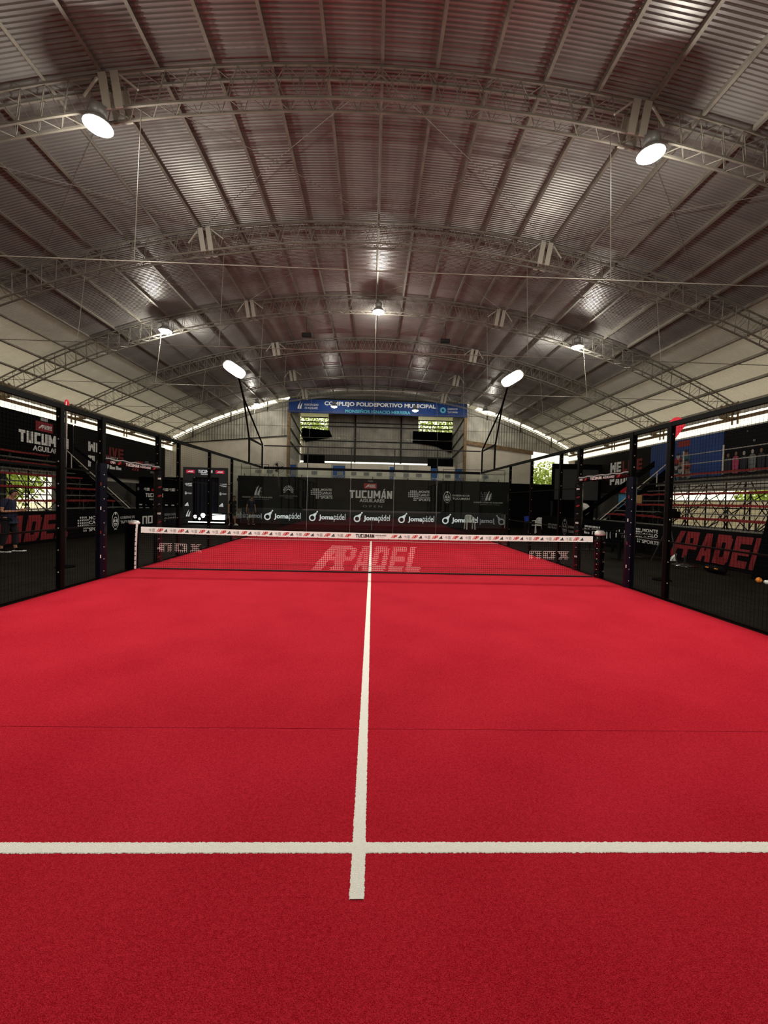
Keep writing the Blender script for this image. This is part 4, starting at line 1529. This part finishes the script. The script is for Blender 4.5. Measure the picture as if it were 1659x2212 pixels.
for k, (c1, c2) in enumerate(((3, 2), (6, 2), (3, 4), (1, 4), (3, 2), (3, 2), (4, 2), (4, 2), (4, 2), (3, 2), (0, 2), (3, 4))):
    a = .22 + k * .36
    h = .85 + .1 * rnd.random()
    m1 = mat('poster_pink', (.36, .05, .12), .7) if c1 == 6 else tones[c1]
    P.off = .006 + .0004 * k
    P.polys([[(-.13, .05), (.13, .05), (.16, h * .72), (.08, h * .82), (-.08, h * .82), (-.16, h * .72)]], a, 0, m1, 'photo_figure')
    P.off += .0002
    P.polys([circle(0, h * .93, .06, 10, .085)], a, 0, tones[c2], 'photo_face')
P.off = .006
for k in range(14):
    P.polys([circle(0, 0, .02 + .04 * rnd.random(), 8)], rnd.uniform(.9, 5.5), rnd.uniform(1.2, 1.75), tones[1], 'photo_light')
# sky blue sheet and boxes under the right banners
o = MB().box((14.93, 13.6, 1.4), (14.995, 15.4, 2.35)).build('blue_sheet', TEAL)
tag(o, 'light blue sheet on the wall beside the right stair', 'sheet')
# ================================================================== GALLERY BEHIND THE BANNER
gal = thing('gallery_deck', (0, 20.6, 0), 'raised deck with lattice edge beam behind the event banner', 'deck')
MB().box((-9.5, 19.9, 2.75), (9.5, 21.7, 2.95)).build('deck_slab', DKWALL, gal)
mb = MB()
for z in (3.10, 3.28):
    MB().bar((-8.8, 19.9, z), (8.8, 19.9, z), .03).build('lattice_chord', STEEL_LT, gal)
for k in range(88):
    x = -8.8 + .2 * k
    mb.bar((x, 19.9, 3.10), (x + .1, 19.9, 3.28), .02)
    mb.bar((x + .1, 19.9, 3.28), (x + .2, 19.9, 3.10), .02)
mb.build('lattice_web', STEEL_LT, gal, kind='stuff')
for x in (-9, -7, -5, -2.5, 0, 2.5, 5, 7.5, 9):
    MB().bar((x, 19.99, 0), (x, 19.99, 3.29), .06).build('deck_post', STEEL_DK, gal)
for x0, x1 in ((-9.2, -7.3), (5.0, 9.4)):
    for z in (3.95, 3.65):
        MB().tube((x0, 19.9, z), (x1, 19.9, z), .018, 6).build('hand_rail', STEEL_DK, gal)
    for k in range(4):
        x = x0 + (x1 - x0) * k / 3
        MB().tube((x, 19.9, 3.0), (x, 19.9, 3.96), .018, 6).build('rail_post', STEEL_DK, gal)
par = thing('parapet_wall', (0, 22.4, 0), 'white parapet wall between blue pillars at the back of the stage', 'wall', kind='structure')
for x0, x1 in ((-5.75, -3.2), (-2.1, 2.35), (2.75, 4.45), (5.0, 6.3)):
    MB().box((x0, 22.4, 2.9), (x1, 22.5, 4.35)).build('white_panel', CREAM, par)
for x, w in ((-6.1, .4), (-2.6, .9), (1.45, .3), (4.75, .5), (6.65, .45)):
    MB().box((x - w / 2, 22.3, 0), (x + w / 2, 22.55, 4.2)).build('blue_pillar', BLUE_PAINT, par)
proto = None
grp = 'grey boxes on the gallery beam'
for k, x in enumerate((-8.0, -7.2, -5.5, -4.1, -2.3, -1.35, -.45, .45, 1.4, 2.35, 3.25, 5.3, 6.3, 8.0)):
    if proto is None:
        proto = thing('spot_box', (x, 19.8, 3.28), 'small grey box on a short stem, in the row above the event banner', 'lamp box', grp)
        MB().prism([(x - .2, 19.7, 3.33), (x + .2, 19.7, 3.33), (x + .2, 19.75, 3.58), (x - .2, 19.75, 3.58)], (0, .16, 0)).build('housing', LAMP_CASE, proto)
        MB().tube((x, 19.85, 3.297), (x, 19.85, 3.34), .02, 6).build('stem', STEEL_DK, proto)
        MB().box((x - .17, 19.695, 3.36), (x + .17, 19.72, 3.55)).build('face_glass', mat('dull_lens', (.22, .22, .20), .3), proto)
        px0 = x
    else:
        c = copy_tree(proto)
        c.location.x += x - px0


# big pedestal fans
def fan(loc, r, h, label, m_blade, facing, dish=False):
    t = thing('pedestal_fan', loc, label, 'fan')
    l = Vector(loc)
    n = Vector((math.sin(facing), -math.cos(facing), 0))
    s_ = Vector((math.cos(facing), math.sin(facing), 0))
    hub = l + Vector((0, 0, h))
    MB().lathe(l, [(.2, 0), (.2, .03), (.04, .06)], 16).build('base', STEEL_DK, t)
    MB().tube(l + Vector((0, 0, .05)), hub - Vector((0, 0, .02)), .02, 8).build('pole', STEEL_DK, t)
    MB().tube(hub, hub - n * .22, .07, 10).build('motor', STEEL_DK, t)
    for k in range(3):
        mb = MB()
        a0 = k * 2.1
        pts = []
        for f_ in (.15, 1.0):
            for da in ((-.35, .35) if f_ > .5 else (.25, -.25)):
                a = a0 + da
                pts.append(hub + n * .04 + (s_ * math.cos(a) + Z_ * math.sin(a)) * r * .88 * f_)
        mb.prism(pts, n * .012).build('blade', m_blade, t)
    mb = MB()
    for rr in (r, r * .66, r * .33):
        for off in (.09, -.05):
            c = hub + n * off
            pts = [c + (s_ * math.cos(2 * math.pi * k / 24) + Z_ * math.sin(2 * math.pi * k / 24)) * rr * (1 if off > 0 or rr < r else 1) for k in range(25)]
            mb.path(pts, .006, 4)
    for k in range(20):
        a = 2 * math.pi * k / 20
        d = s_ * math.cos(a) + Z_ * math.sin(a)
        mb.tube(hub + n * .1, hub + n * .09 + d * r, .004, 4)
    mb.build('guard', ALU if dish else STEEL_DK, t, kind='stuff')
    if dish:
        mb = MB()
        mb.tube(hub - n * .10, hub - n * .06, r * .35, 20, r * .96).build('back_dish', WHITE_PLASTIC, t)
    return t


fan((-6.75, 20.5, 2.955), .40, .85, 'round dark fan standing on the gallery above the banner', STEEL_DK, 0)
fan((10.3, 10.7, 0), .30, 1.42, 'silver pedestal fan beside the black stair', mat('fan_silver', (.75, .75, .72), .25, .6), -.5, True)

# black cloths and drapes on the stage
drape(-5.6, -3.9, 24.0, 3.95, 5.15, 'crumpled black cloth hanging over the stage wall, on the fan side')
drape(4.4, 6.5, 24.0, 4.1, 5.1, 'crumpled black cloth hanging over the stage wall, by the brick jamb')
t = thing('window_cloth', (-5, 26.6, 7.0), 'slanted black cloth under the bright stage window, on the flame emblem side', 'cloth')
MB().prism([(-6.2, 26.6, 7.75), (-3.85, 26.6, 7.6), (-3.6, 26.6, 7.05), (-5.9, 26.6, 6.55), (-6.25, 26.6, 7.0)], (0, .05, 0)).build('cloth', BLACK_CLOTH, t)
t = thing('window_cloth', (5.4, 26.6, 7.0), 'slanted black cloth under the bright stage window, on the ring emblem side', 'cloth')
MB().prism([(3.4, 26.6, 7.75), (6.85, 26.6, 7.7), (6.85, 26.6, 5.95), (6.3, 26.6, 6.1), (5.4, 26.6, 6.5), (3.4, 26.6, 6.75)], (0, .05, 0)).build('cloth', BLACK_CLOTH, t)
tree((-6.2, 32, -.06), 13, 3.0, 1600, 'tall tree seen through the stage window on the flame emblem side')
tree((7.0, 32, -.06), 13.2, 3.2, 1600, 'tall tree seen through the stage window on the ring emblem side')


# ================================================================== CHAIRS
def armchair(loc, rz, label, m, cat='chair', group=None):
    """stacking plastic armchair, front towards local -y"""
    t = thing('plastic_chair', (0, 0, 0), label, cat, group)
    sh = .43
    MB().prism([(-.24, -.24, sh), (.24, -.24, sh), (.21, .20, sh - .02), (-.21, .20, sh - .02)], (0, 0, .03)).build('seat', m, t)
    for sx in (-1, 1):
        MB().bar((sx * .25, -.26, 0), (sx * .235, -.22, sh + .22), .05, .04).build('leg', m, t)
        MB().bar((sx * .25, .28, 0), (sx * .22, .18, sh + .22), .05, .04).build('leg', m, t)
        mb = MB()
        mb.path([(sx * .245, -.25, sh + .21), (sx * .27, -.1, sh + .235), (sx * .26, .1, sh + .24), (sx * .225, .22, sh + .27)], .022, 6)
        mb.build('armrest', m, t)
    mb = MB()
    pts = [(-.22, .19, sh), (-.235, .24, sh + .25), (-.20, .28, sh + .38), (-.1, .295, sh + .42), (.1, .295, sh + .42), (.20, .28, sh + .38), (.235, .24, sh + .25), (.22, .19, sh)]
    mb.path(pts, .024, 6)
    mb.bar((-.21, .20, sh + .04), (.21, .20, sh + .04), .03, .06)
    back = mb.build('back_frame', m, t)
    for k in range(4):
        x = -.13 + .0867 * k
        MB().bar((x, .195, sh + .05), (x * .9, .285, sh + .40), .055, .012, ref=(0, 1, 0)).build('back_slat', m, t)
    t.location = loc
    t.rotation_euler = (0, 0, rz)
    return t


armchair((5.92, 15.5, 0), .05, 'white plastic armchair behind the glass, in front of the grey logo board', WHITE_PLASTIC)
armchair((9.15, 13.55, 0), -1.2, 'white plastic armchair outside the right fence, beside the black drape', WHITE_PLASTIC)
armchair((7.3, 3.35, 0), 2.5, 'black plastic armchair at the round table, nearest the net post', BLACK_VINYL)
armchair((8.6, 4.9, 0), -.6, 'black plastic armchair behind the round table', BLACK_VINYL)


def round_table(loc, label):
    t = thing('round_table', loc, label, 'table', 'black round tables')
    l = Vector(loc)
    MB().lathe(l, [(.42, .70), (.45, .715), (.45, .73)], 28).build('table_top', BLACK_PAINT, t)
    MB().tube(l + Vector((0, 0, .03)), l + Vector((0, 0, .70)), .035, 10).build('column', BLACK_PAINT, t)
    MB().lathe(l, [(.25, 0), (.25, .015), (.05, .05)], 20).build('foot_plate', BLACK_PAINT, t)


round_table((8.3, 3.75, 0), 'round black table in front of the globe logo board')
round_table((7.9, 5.6, 0), 'round black table farther from the camera, in front of the white letter board')
t = thing('plastic_tub', (8.95, 14.3, 0), 'small blue tub on a stand behind the white chair', 'tub')
MB().lathe((8.95, 14.3, .62), [(.14, 0), (.18, .28), (.17, .28), (.13, .02)], 16).build('bowl', mat('blue_plastic', (.03, .06, .45), .4), t)
for sx, sy in ((-.12, -.12), (.12, -.12), (.12, .12), (-.12, .12)):
    MB().bar((8.95 + sx, 14.3 + sy, 0), (8.95 + sx * .8, 14.3 + sy * .8, .63), .025).build('leg', STEEL_DK, t)

# camera on a tripod by the right board
t = thing('video_camera', (8.55, 2.6, 0), 'black video camera on a tripod in front of the red letters', 'camera')
hub = Vector((8.55, 2.6, 1.25))
for k in range(3):
    a = k * 2.094 + .4
    MB().tube(hub - Vector((0, 0, .1)), (8.55 + .42 * math.cos(a), 2.6 + .42 * math.sin(a), 0), .018, 8).build('tripod_leg', STEEL_DK, t)
MB().lathe(hub, [(.05, -.12), (.06, 0), (.03, .04)], 12).build('tripod_head', STEEL_DK, t)
MB().box((8.33, 2.5, 1.29), (8.77, 2.68, 1.48)).build('camera_body', BLACK_VINYL, t)
MB().tube((8.33, 2.59, 1.39), (8.12, 2.56, 1.39), .065, 14).build('camera_lens', BLACK_VINYL, t)
MB().box((8.48, 2.56, 1.48), (8.72, 2.6, 1.56)).build('carry_handle', BLACK_VINYL, t)
MB().box((8.60, 2.46, 1.32), (8.74, 2.5, 1.44)).build('viewfinder', BLACK_PAINT, t)

# slanted black panel (umpire stand) at the picture edge
t = thing('umpire_stand', (9.0, -.3, 0), 'tall black umpire stand cut by the right picture edge', 'umpire chair')
for x in (8.72, 9.22):
    MB().prism([(x, -1.3, 0), (x, .24, 0), (x, -.16, 1.78), (x, -1.3, 1.78)], (.04, 0, 0)).build('side_panel', BLACK_CLOTH, t)
for k in range(4):
    z = .35 + .34 * k
    MB().box((8.76, .12 - .085 * k - .25, z), (9.22, .12 - .085 * k, z + .03)).build('step', STEEL_DK, t)
MB().box((8.72, -1.3, 1.78), (9.26, -.2, 1.83)).build('seat', BLACK_VINYL, t)
MB().box((8.72, -1.35, 1.83), (9.26, -1.3, 2.4)).build('backrest', BLACK_VINYL, t)

# small things on the floor at the right
t = thing('water_bottle', (8.5, -.36, 0), 'white bottle lying on the dark floor at the right edge', 'bottle')
MB().lathe((8.40, -.42, .05), [(.001, 0), (.045, .01), (.045, .2), (.02, .26), (.02, .29), (.001, .29)], 14, 'x').build('body', WHITE_PLASTIC, t, smooth=True)
MB().tube((8.69, -.42, .05), (8.72, -.42, .05), .023, 12).build('cap', ORANGE, t)
o = MB().lathe((8.42, -.26, .062), [(.001, -.06), (.04, -.045), (.06, 0), (.04, .045), (.001, .06)], 16).build('orange_ball', ORANGE, org=(8.42, -.26, .062), smooth=True)
tag(o, 'small orange ball on the floor at the right edge', 'ball')
t = thing('kit_bag', (8.5, .9, 0), 'black kit bag with orange stripes on the floor by the red letters', 'bag')
MB().lathe((8.5, .65, .10), [(.02, 0), (.07, .03), (.09, .12), (.10, .3), (.09, .48), (.07, .57), (.02, .6)], 14, 'y').build('body', BLACK_VINYL, t, smooth=True)
for y in (.78, 1.04):
    MB().box((8.395, y, .115), (8.42, y + .08, .135)).build('stripe', ORANGE, t)
MB().path([(8.47, .8, .18), (8.45, .85, .24), (8.45, 1.05, .24), (8.47, 1.1, .18)], .012, 6).build('strap', BLACK_CLOTH, t)
t = thing('tent_card', (9.0, 3.0, 0), 'small white folded card standing on the floor by the right board', 'card')
MB().prism([(8.92, 3.0, 0), (9.14, 3.05, 0), (9.14, 3.05, .22)], (.0, .05, 0)).build('front_fold', WHITE_PLASTIC, t)
MB().prism([(8.92, 3.12, 0), (9.14, 3.16, 0), (9.14, 3.08, .22)], (.0, .02, 0)).build('back_fold', WHITE_PLASTIC, t)
t = thing('floor_base', (8.55, 2.15, 0), 'shiny round metal base plate on the floor by the camera', 'base plate')
MB().lathe((8.6, 2.05, 0), [(.30, 0), (.30, .02), (.12, .06), (.05, .08)], 24).build('plate', mat('shiny_steel', (.10, .10, .10), .2, .9), t, smooth=True)
MB().tube((8.6, 2.05, .06), (8.6, 2.05, .3), .025, 10).build('socket', STEEL_DK, t)
t = thing('cardboard_box', (11.6, 8.4, 1.6), 'brown cardboard box on the right stand near the stair', 'box')
MB().box((11.17, 8.1, 1.745), (11.43, 8.7, 2.10)).build('body', CARD, t)
MB().prism([(11.17, 8.1, 2.10), (11.17, 8.7, 2.10), (11.05, 8.72, 2.23), (11.05, 8.08, 2.23)], (.008, 0, .008)).build('flap', CARD, t)


# feather flags beyond the fences
def feather(loc, ztop_, edge, m, label, w=.36, drop=.5):
    t = thing('feather_flag', loc, label, 'flag', 'feather flags')
    l = Vector(loc)
    MB().tube(l, (l.x, l.y, ztop_ - .2), .016, 8).build('pole', STEEL_DK, t)
    MB().lathe(l, [(.18, 0), (.18, .02), (.04, .05)], 16).build('base', BLACK_CLOTH, t)
    d = Vector(edge).normalized()
    n = d.cross(Z_)
    pts = []
    for k in range(13):
        a = math.pi * (1 - k / 12)
        pts.append(Vector((l.x, l.y, ztop_ - .22)) + d * (w / 2 + w / 2 * math.cos(a)) + Z_ * .2 * math.sin(a))
    pts += [Vector((l.x, l.y, ztop_ - .22)) + d * (w * (1 - f_) ** 1.1) - Z_ * (drop * f_) for f_ in (.25, .5, .75, 1.0)]
    MB().prism(pts, n * .012).build('flag_cloth', m, t)
    return t


feather((6.38, -.12, 0), 3.55, (1, -.5, 0), RED_FLAG, 'red teardrop flag behind the near right fence post', .30, .5)
feather((-6.55, .12, 0), 3.60, (-.62, 1, 0), FIN_WHITE, 'pale teardrop flag with red tip behind the near left fence post', .26, 1.6)
t2 = bpy.data.objects['feather_flag.001']
MB().lathe((-6.60, .22, 3.48), [(.04, 0), (.045, .06), (.03, .11), (.005, .13)], 10).build('red_tip', RED_FLAG, t2)


# ================================================================== PEOPLE
def skin_body(name, nodes, edges, m, parent, sub=2, root=0):
    """continuous surface grown over a skeleton: nodes = [(pos, radius)]"""
    me = bpy.data.meshes.new(name)
    me.from_pydata([Vector(n[0]) for n in nodes], edges, [])
    o = bpy.data.objects.new(name, me)
    COL.objects.link(o)
    sm = o.modifiers.new('s', 'SKIN')
    sm.use_smooth_shade = True
    for i, n in enumerate(nodes):
        r = n[1]
        me.skin_vertices[0].data[i].radius = (r, r) if not isinstance(r, tuple) else r
        me.skin_vertices[0].data[i].use_root = (i == root)
    ss = o.modifiers.new('d', 'SUBSURF')
    ss.levels = ss.render_levels = sub
    dg = bpy.context.evaluated_depsgraph_get()
    out = bpy.data.meshes.new_from_object(o.evaluated_get(dg))
    bpy.data.objects.remove(o)
    out.name = name
    out.materials.clear()
    out.materials.append(m)
    out.polygons.foreach_set('use_smooth', [True] * len(out.polygons))
    q = bpy.data.objects.new(name, out)
    ORG[q] = ORG[parent]
    return link(q, parent)


def person(loc, rz, label, tee, trousers, shorts=False, phone=True, h=1.0, shoe=BLACK_VINYL):
    """standing figure facing local +x, forearms raised in front, head bowed"""
    p = thing('person', (0, 0, 0), label, 'person')
    HIP = .90
    N, Eg = [], []

    def nd(x, y, z, r):
        N.append(((x, y, z), r))
        return len(N) - 1

    def ch(*ids):
        for a, b in zip(ids, ids[1:]):
            Eg.append((a, b))
    pel = nd(0, 0, HIP + .02, (.115, .09))
    wa = nd(.0, 0, 1.08, (.10, .08))
    che = nd(-.01, 0, 1.27, (.13, .09))
    nb = nd(.0, 0, 1.41, (.075, .07))
    nk = nd(.045, 0, 1.465, .052)
    hd0 = nd(.095, 0, 1.515, (.066, .075))
    hd1 = nd(.12, 0, 1.575, (.072, .088))
    hd2 = nd(.11, 0, 1.635, (.06, .075))
    ch(pel, wa, che, nb, nk, hd0, hd1, hd2)
    hands = []
    for s in (-1, 1):
        sh = nd(-.01, s * .175, 1.37, .058)
        el = nd(-.03, s * .235, 1.09, .042)
        if phone:
            wr = nd(.24, s * .10, 1.10, .028)
            pm = nd(.31, s * .065, 1.115, (.034, .02))
            kn = nd(.355, s * .05, 1.125, (.036, .018))
            d = Vector((.05, -s * .015, .02))
        else:
            wr = nd(.03, s * .27, .86, .028)
            pm = nd(.045, s * .275, .79, (.02, .034))
            kn = nd(.05, s * .275, .745, (.018, .036))
            d = Vector((.012, 0, -.045))
        ch(nb, sh, el, wr, pm, kn)
        side = Vector((0, 0, 1)) if phone else Vector((1, 0, 0))
        for i, ln in enumerate((.9, 1.05, 1.0, .8)):
            o_ = side * (.026 - i * .0175)
            base = Vector(N[kn][0]) + o_
            a = nd(*(base + d * .5 * ln), .0095)
            b = nd(*(base + d * 1.0 * ln + Vector((0, -s * .012, 0)) * (1 if phone else 0)), .0085)
            c = nd(*(base + d * 1.25 * ln + Vector((0, -s * .032, 0)) * (1 if phone else .3)), .0075)
            ch(kn, a, b, c)
        th = nd(*(Vector(N[pm][0]) + side * .035 + d * .25), .011)
        tt = nd(*(Vector(N[pm][0]) + side * .05 + d * .8), .0085)
        ch(pm, th, tt)
    legs = []
    for s in (-1, 1):
        fx = .10 if s > 0 else -.10
        hp = nd(0, s * .095, HIP - .06, .09)
        kne = nd(fx * .55 + .02, s * .105, .50, .062)
        cal = nd(fx * .7 - .01, s * .108, .33, .056)
        an = nd(fx - .02, s * .11, .09, .036)
        ft = nd(fx + .10, s * .12, .045, (.04, .03))
        te = nd(fx + .17, s * .125, .038, (.036, .024))
        ch(pel, hp, kne, cal, an, ft, te)
        legs.append((hp, kne, cal, an, ft, te, fx, s))
    body = skin_body('body', N, Eg, SKIN, p, 2, pel)
    pos = lambda i: Vector(N[i][0])
    # face: nose, ears, eyes, mouth
    hc = pos(hd1)
    MB().tube(hc + Vector((.075, 0, .0)), hc + Vector((.10, 0, -.035)), .008, 6, .016).build('nose', SKIN, p)
    for s in (-1, 1):
        MB().lathe(hc + Vector((-.005, s * .078, -.012)), [(.001, -.008), (.026, 0), (.001, .008)], 8, 'y').build('ear', SKIN, p)
        MB().lathe(hc + Vector((.068, s * .03, .005)), [(.001, -.01), (.011, 0), (.001, .01)], 8, 'z').build('eye', HAIR, p)
    MB().box(hc + Vector((.068, -.02, -.062)), hc + Vector((.078, .02, -.055))).build('mouth', DKRED_INK, p)
    # hair: cap of the skull
    mb = MB()
    vs, n1, n2 = [], 14, 7
    for j in range(n2 + 1):
        for k in range(n1):
            a = 2 * math.pi * k / n1
            ph = math.radians(92 - j * 92 / n2 * (1.45 if math.cos(a) < -.2 else (1.1 if math.cos(a) < .45 else .70)))
            vs.append(hc + Vector((-.012 + .098 * math.cos(ph) * math.cos(a), .098 * math.cos(ph) * math.sin(a), .025 + .098 * math.sin(ph))))
    fs = [(j * n1 + k, j * n1 + (k + 1) % n1, (j + 1) * n1 + (k + 1) % n1, (j + 1) * n1 + k) for j in range(n2) for k in range(n1)]
    mb.add(vs, fs).build('hair', HAIR, p, smooth=True)
    # clothes: slightly wider copies of the same skeleton
    sh_n = [((0, 0, .93), (.172, .145)), (N[wa][0], (.155, .13)), (N[che][0], (.178, .135)), ((.0, 0, 1.43), (.08, .078)), ((0, 0, .84), (.15, .125))]
    sh_e = [(0, 1), (1, 2), (2, 3), (4, 0)]
    for s in (-1, 1):
        i = len(sh_n)
        sh_n += [((-.01, s * .175, 1.375), .075), ((-.022, s * .218, 1.19), .062)]
        sh_e += [(3, i), (i, i + 1)]
    skin_body('t_shirt', sh_n, sh_e, tee, p, 2, 0)
    tr_n = [((0, 0, HIP + .04), (.155, .125))]
    tr_e = []
    for hp, kne, cal, an, ft, te, fx, s in legs:
        i = len(tr_n)
        tr_n += [(N[hp][0], .108), (N[kne][0], .085 if not shorts else .098)]
        tr_e += [(0, i), (i, i + 1)]
        if not shorts:
            tr_n += [((fx * .9 - .01, s * .11, .16), .066)]
            tr_e += [(i + 1, i + 2)]
    skin_body('shorts' if shorts else 'trousers', tr_n, tr_e, trousers, p, 2, 0)
    for hp, kne, cal, an, ft, te, fx, s in legs:
        skin_body('shoe', [((fx - .03, s * .11, .075), (.05, .05)), ((fx + .08, s * .118, .055), (.05, .04)), ((fx + .175, s * .125, .045), (.044, .03))], [(0, 1), (1, 2)], shoe, p, 2, 0)
        MB().prism([(fx - .085, s * .11 - .045, 0), (fx + .16, s * .122 - .052, 0), (fx + .225, s * .125 - .02, 0), (fx + .225, s * .125 + .02, 0), (fx + .16, s * .122 + .052, 0), (fx - .085, s * .11 + .045, 0)], (0, 0, .026)).build('shoe_sole', WHITE_PLASTIC, p)
    p.location = loc
    p.rotation_euler = (0, 0, rz)
    p.scale = (h, h, h)
    if phone:
        R3 = Matrix.Rotation(rz, 3, 'Z')
        c = Vector(loc) + R3 @ Vector((.415, 0, 1.165)) * h
        f_ = thing('mobile_phone', c, 'small pale phone held in the hands of the person by the stand', 'phone')
        a = [c + R3 @ Vector(v) for v in ((-.05, -.036, -.02), (-.05, .036, -.02), (.05, .036, .055), (.05, -.036, .055))]
        MB().prism(a, R3 @ Vector((-.005, 0, .007))).build('phone_body', STEEL_LT, f_)
    return p


person((-9.62, 2.28, 0), .15, 'person in navy t-shirt and black trousers looking down at a phone', NAVY_TEE, BLK_TROUSER, phone=True, h=.985)
person((-7.95, 14.6, 0), -.6, 'person in dark top and olive shorts behind the corner glass', BLK_TROUSER, OLIVE, True, False, 1.0, WHITE_PLASTIC)
person((-7.3, 15.9, 0), -1.0, 'person in tan trousers and dark top behind the glass, next to the one in shorts', NAVY_TEE, TAN, False, False, 1.0)
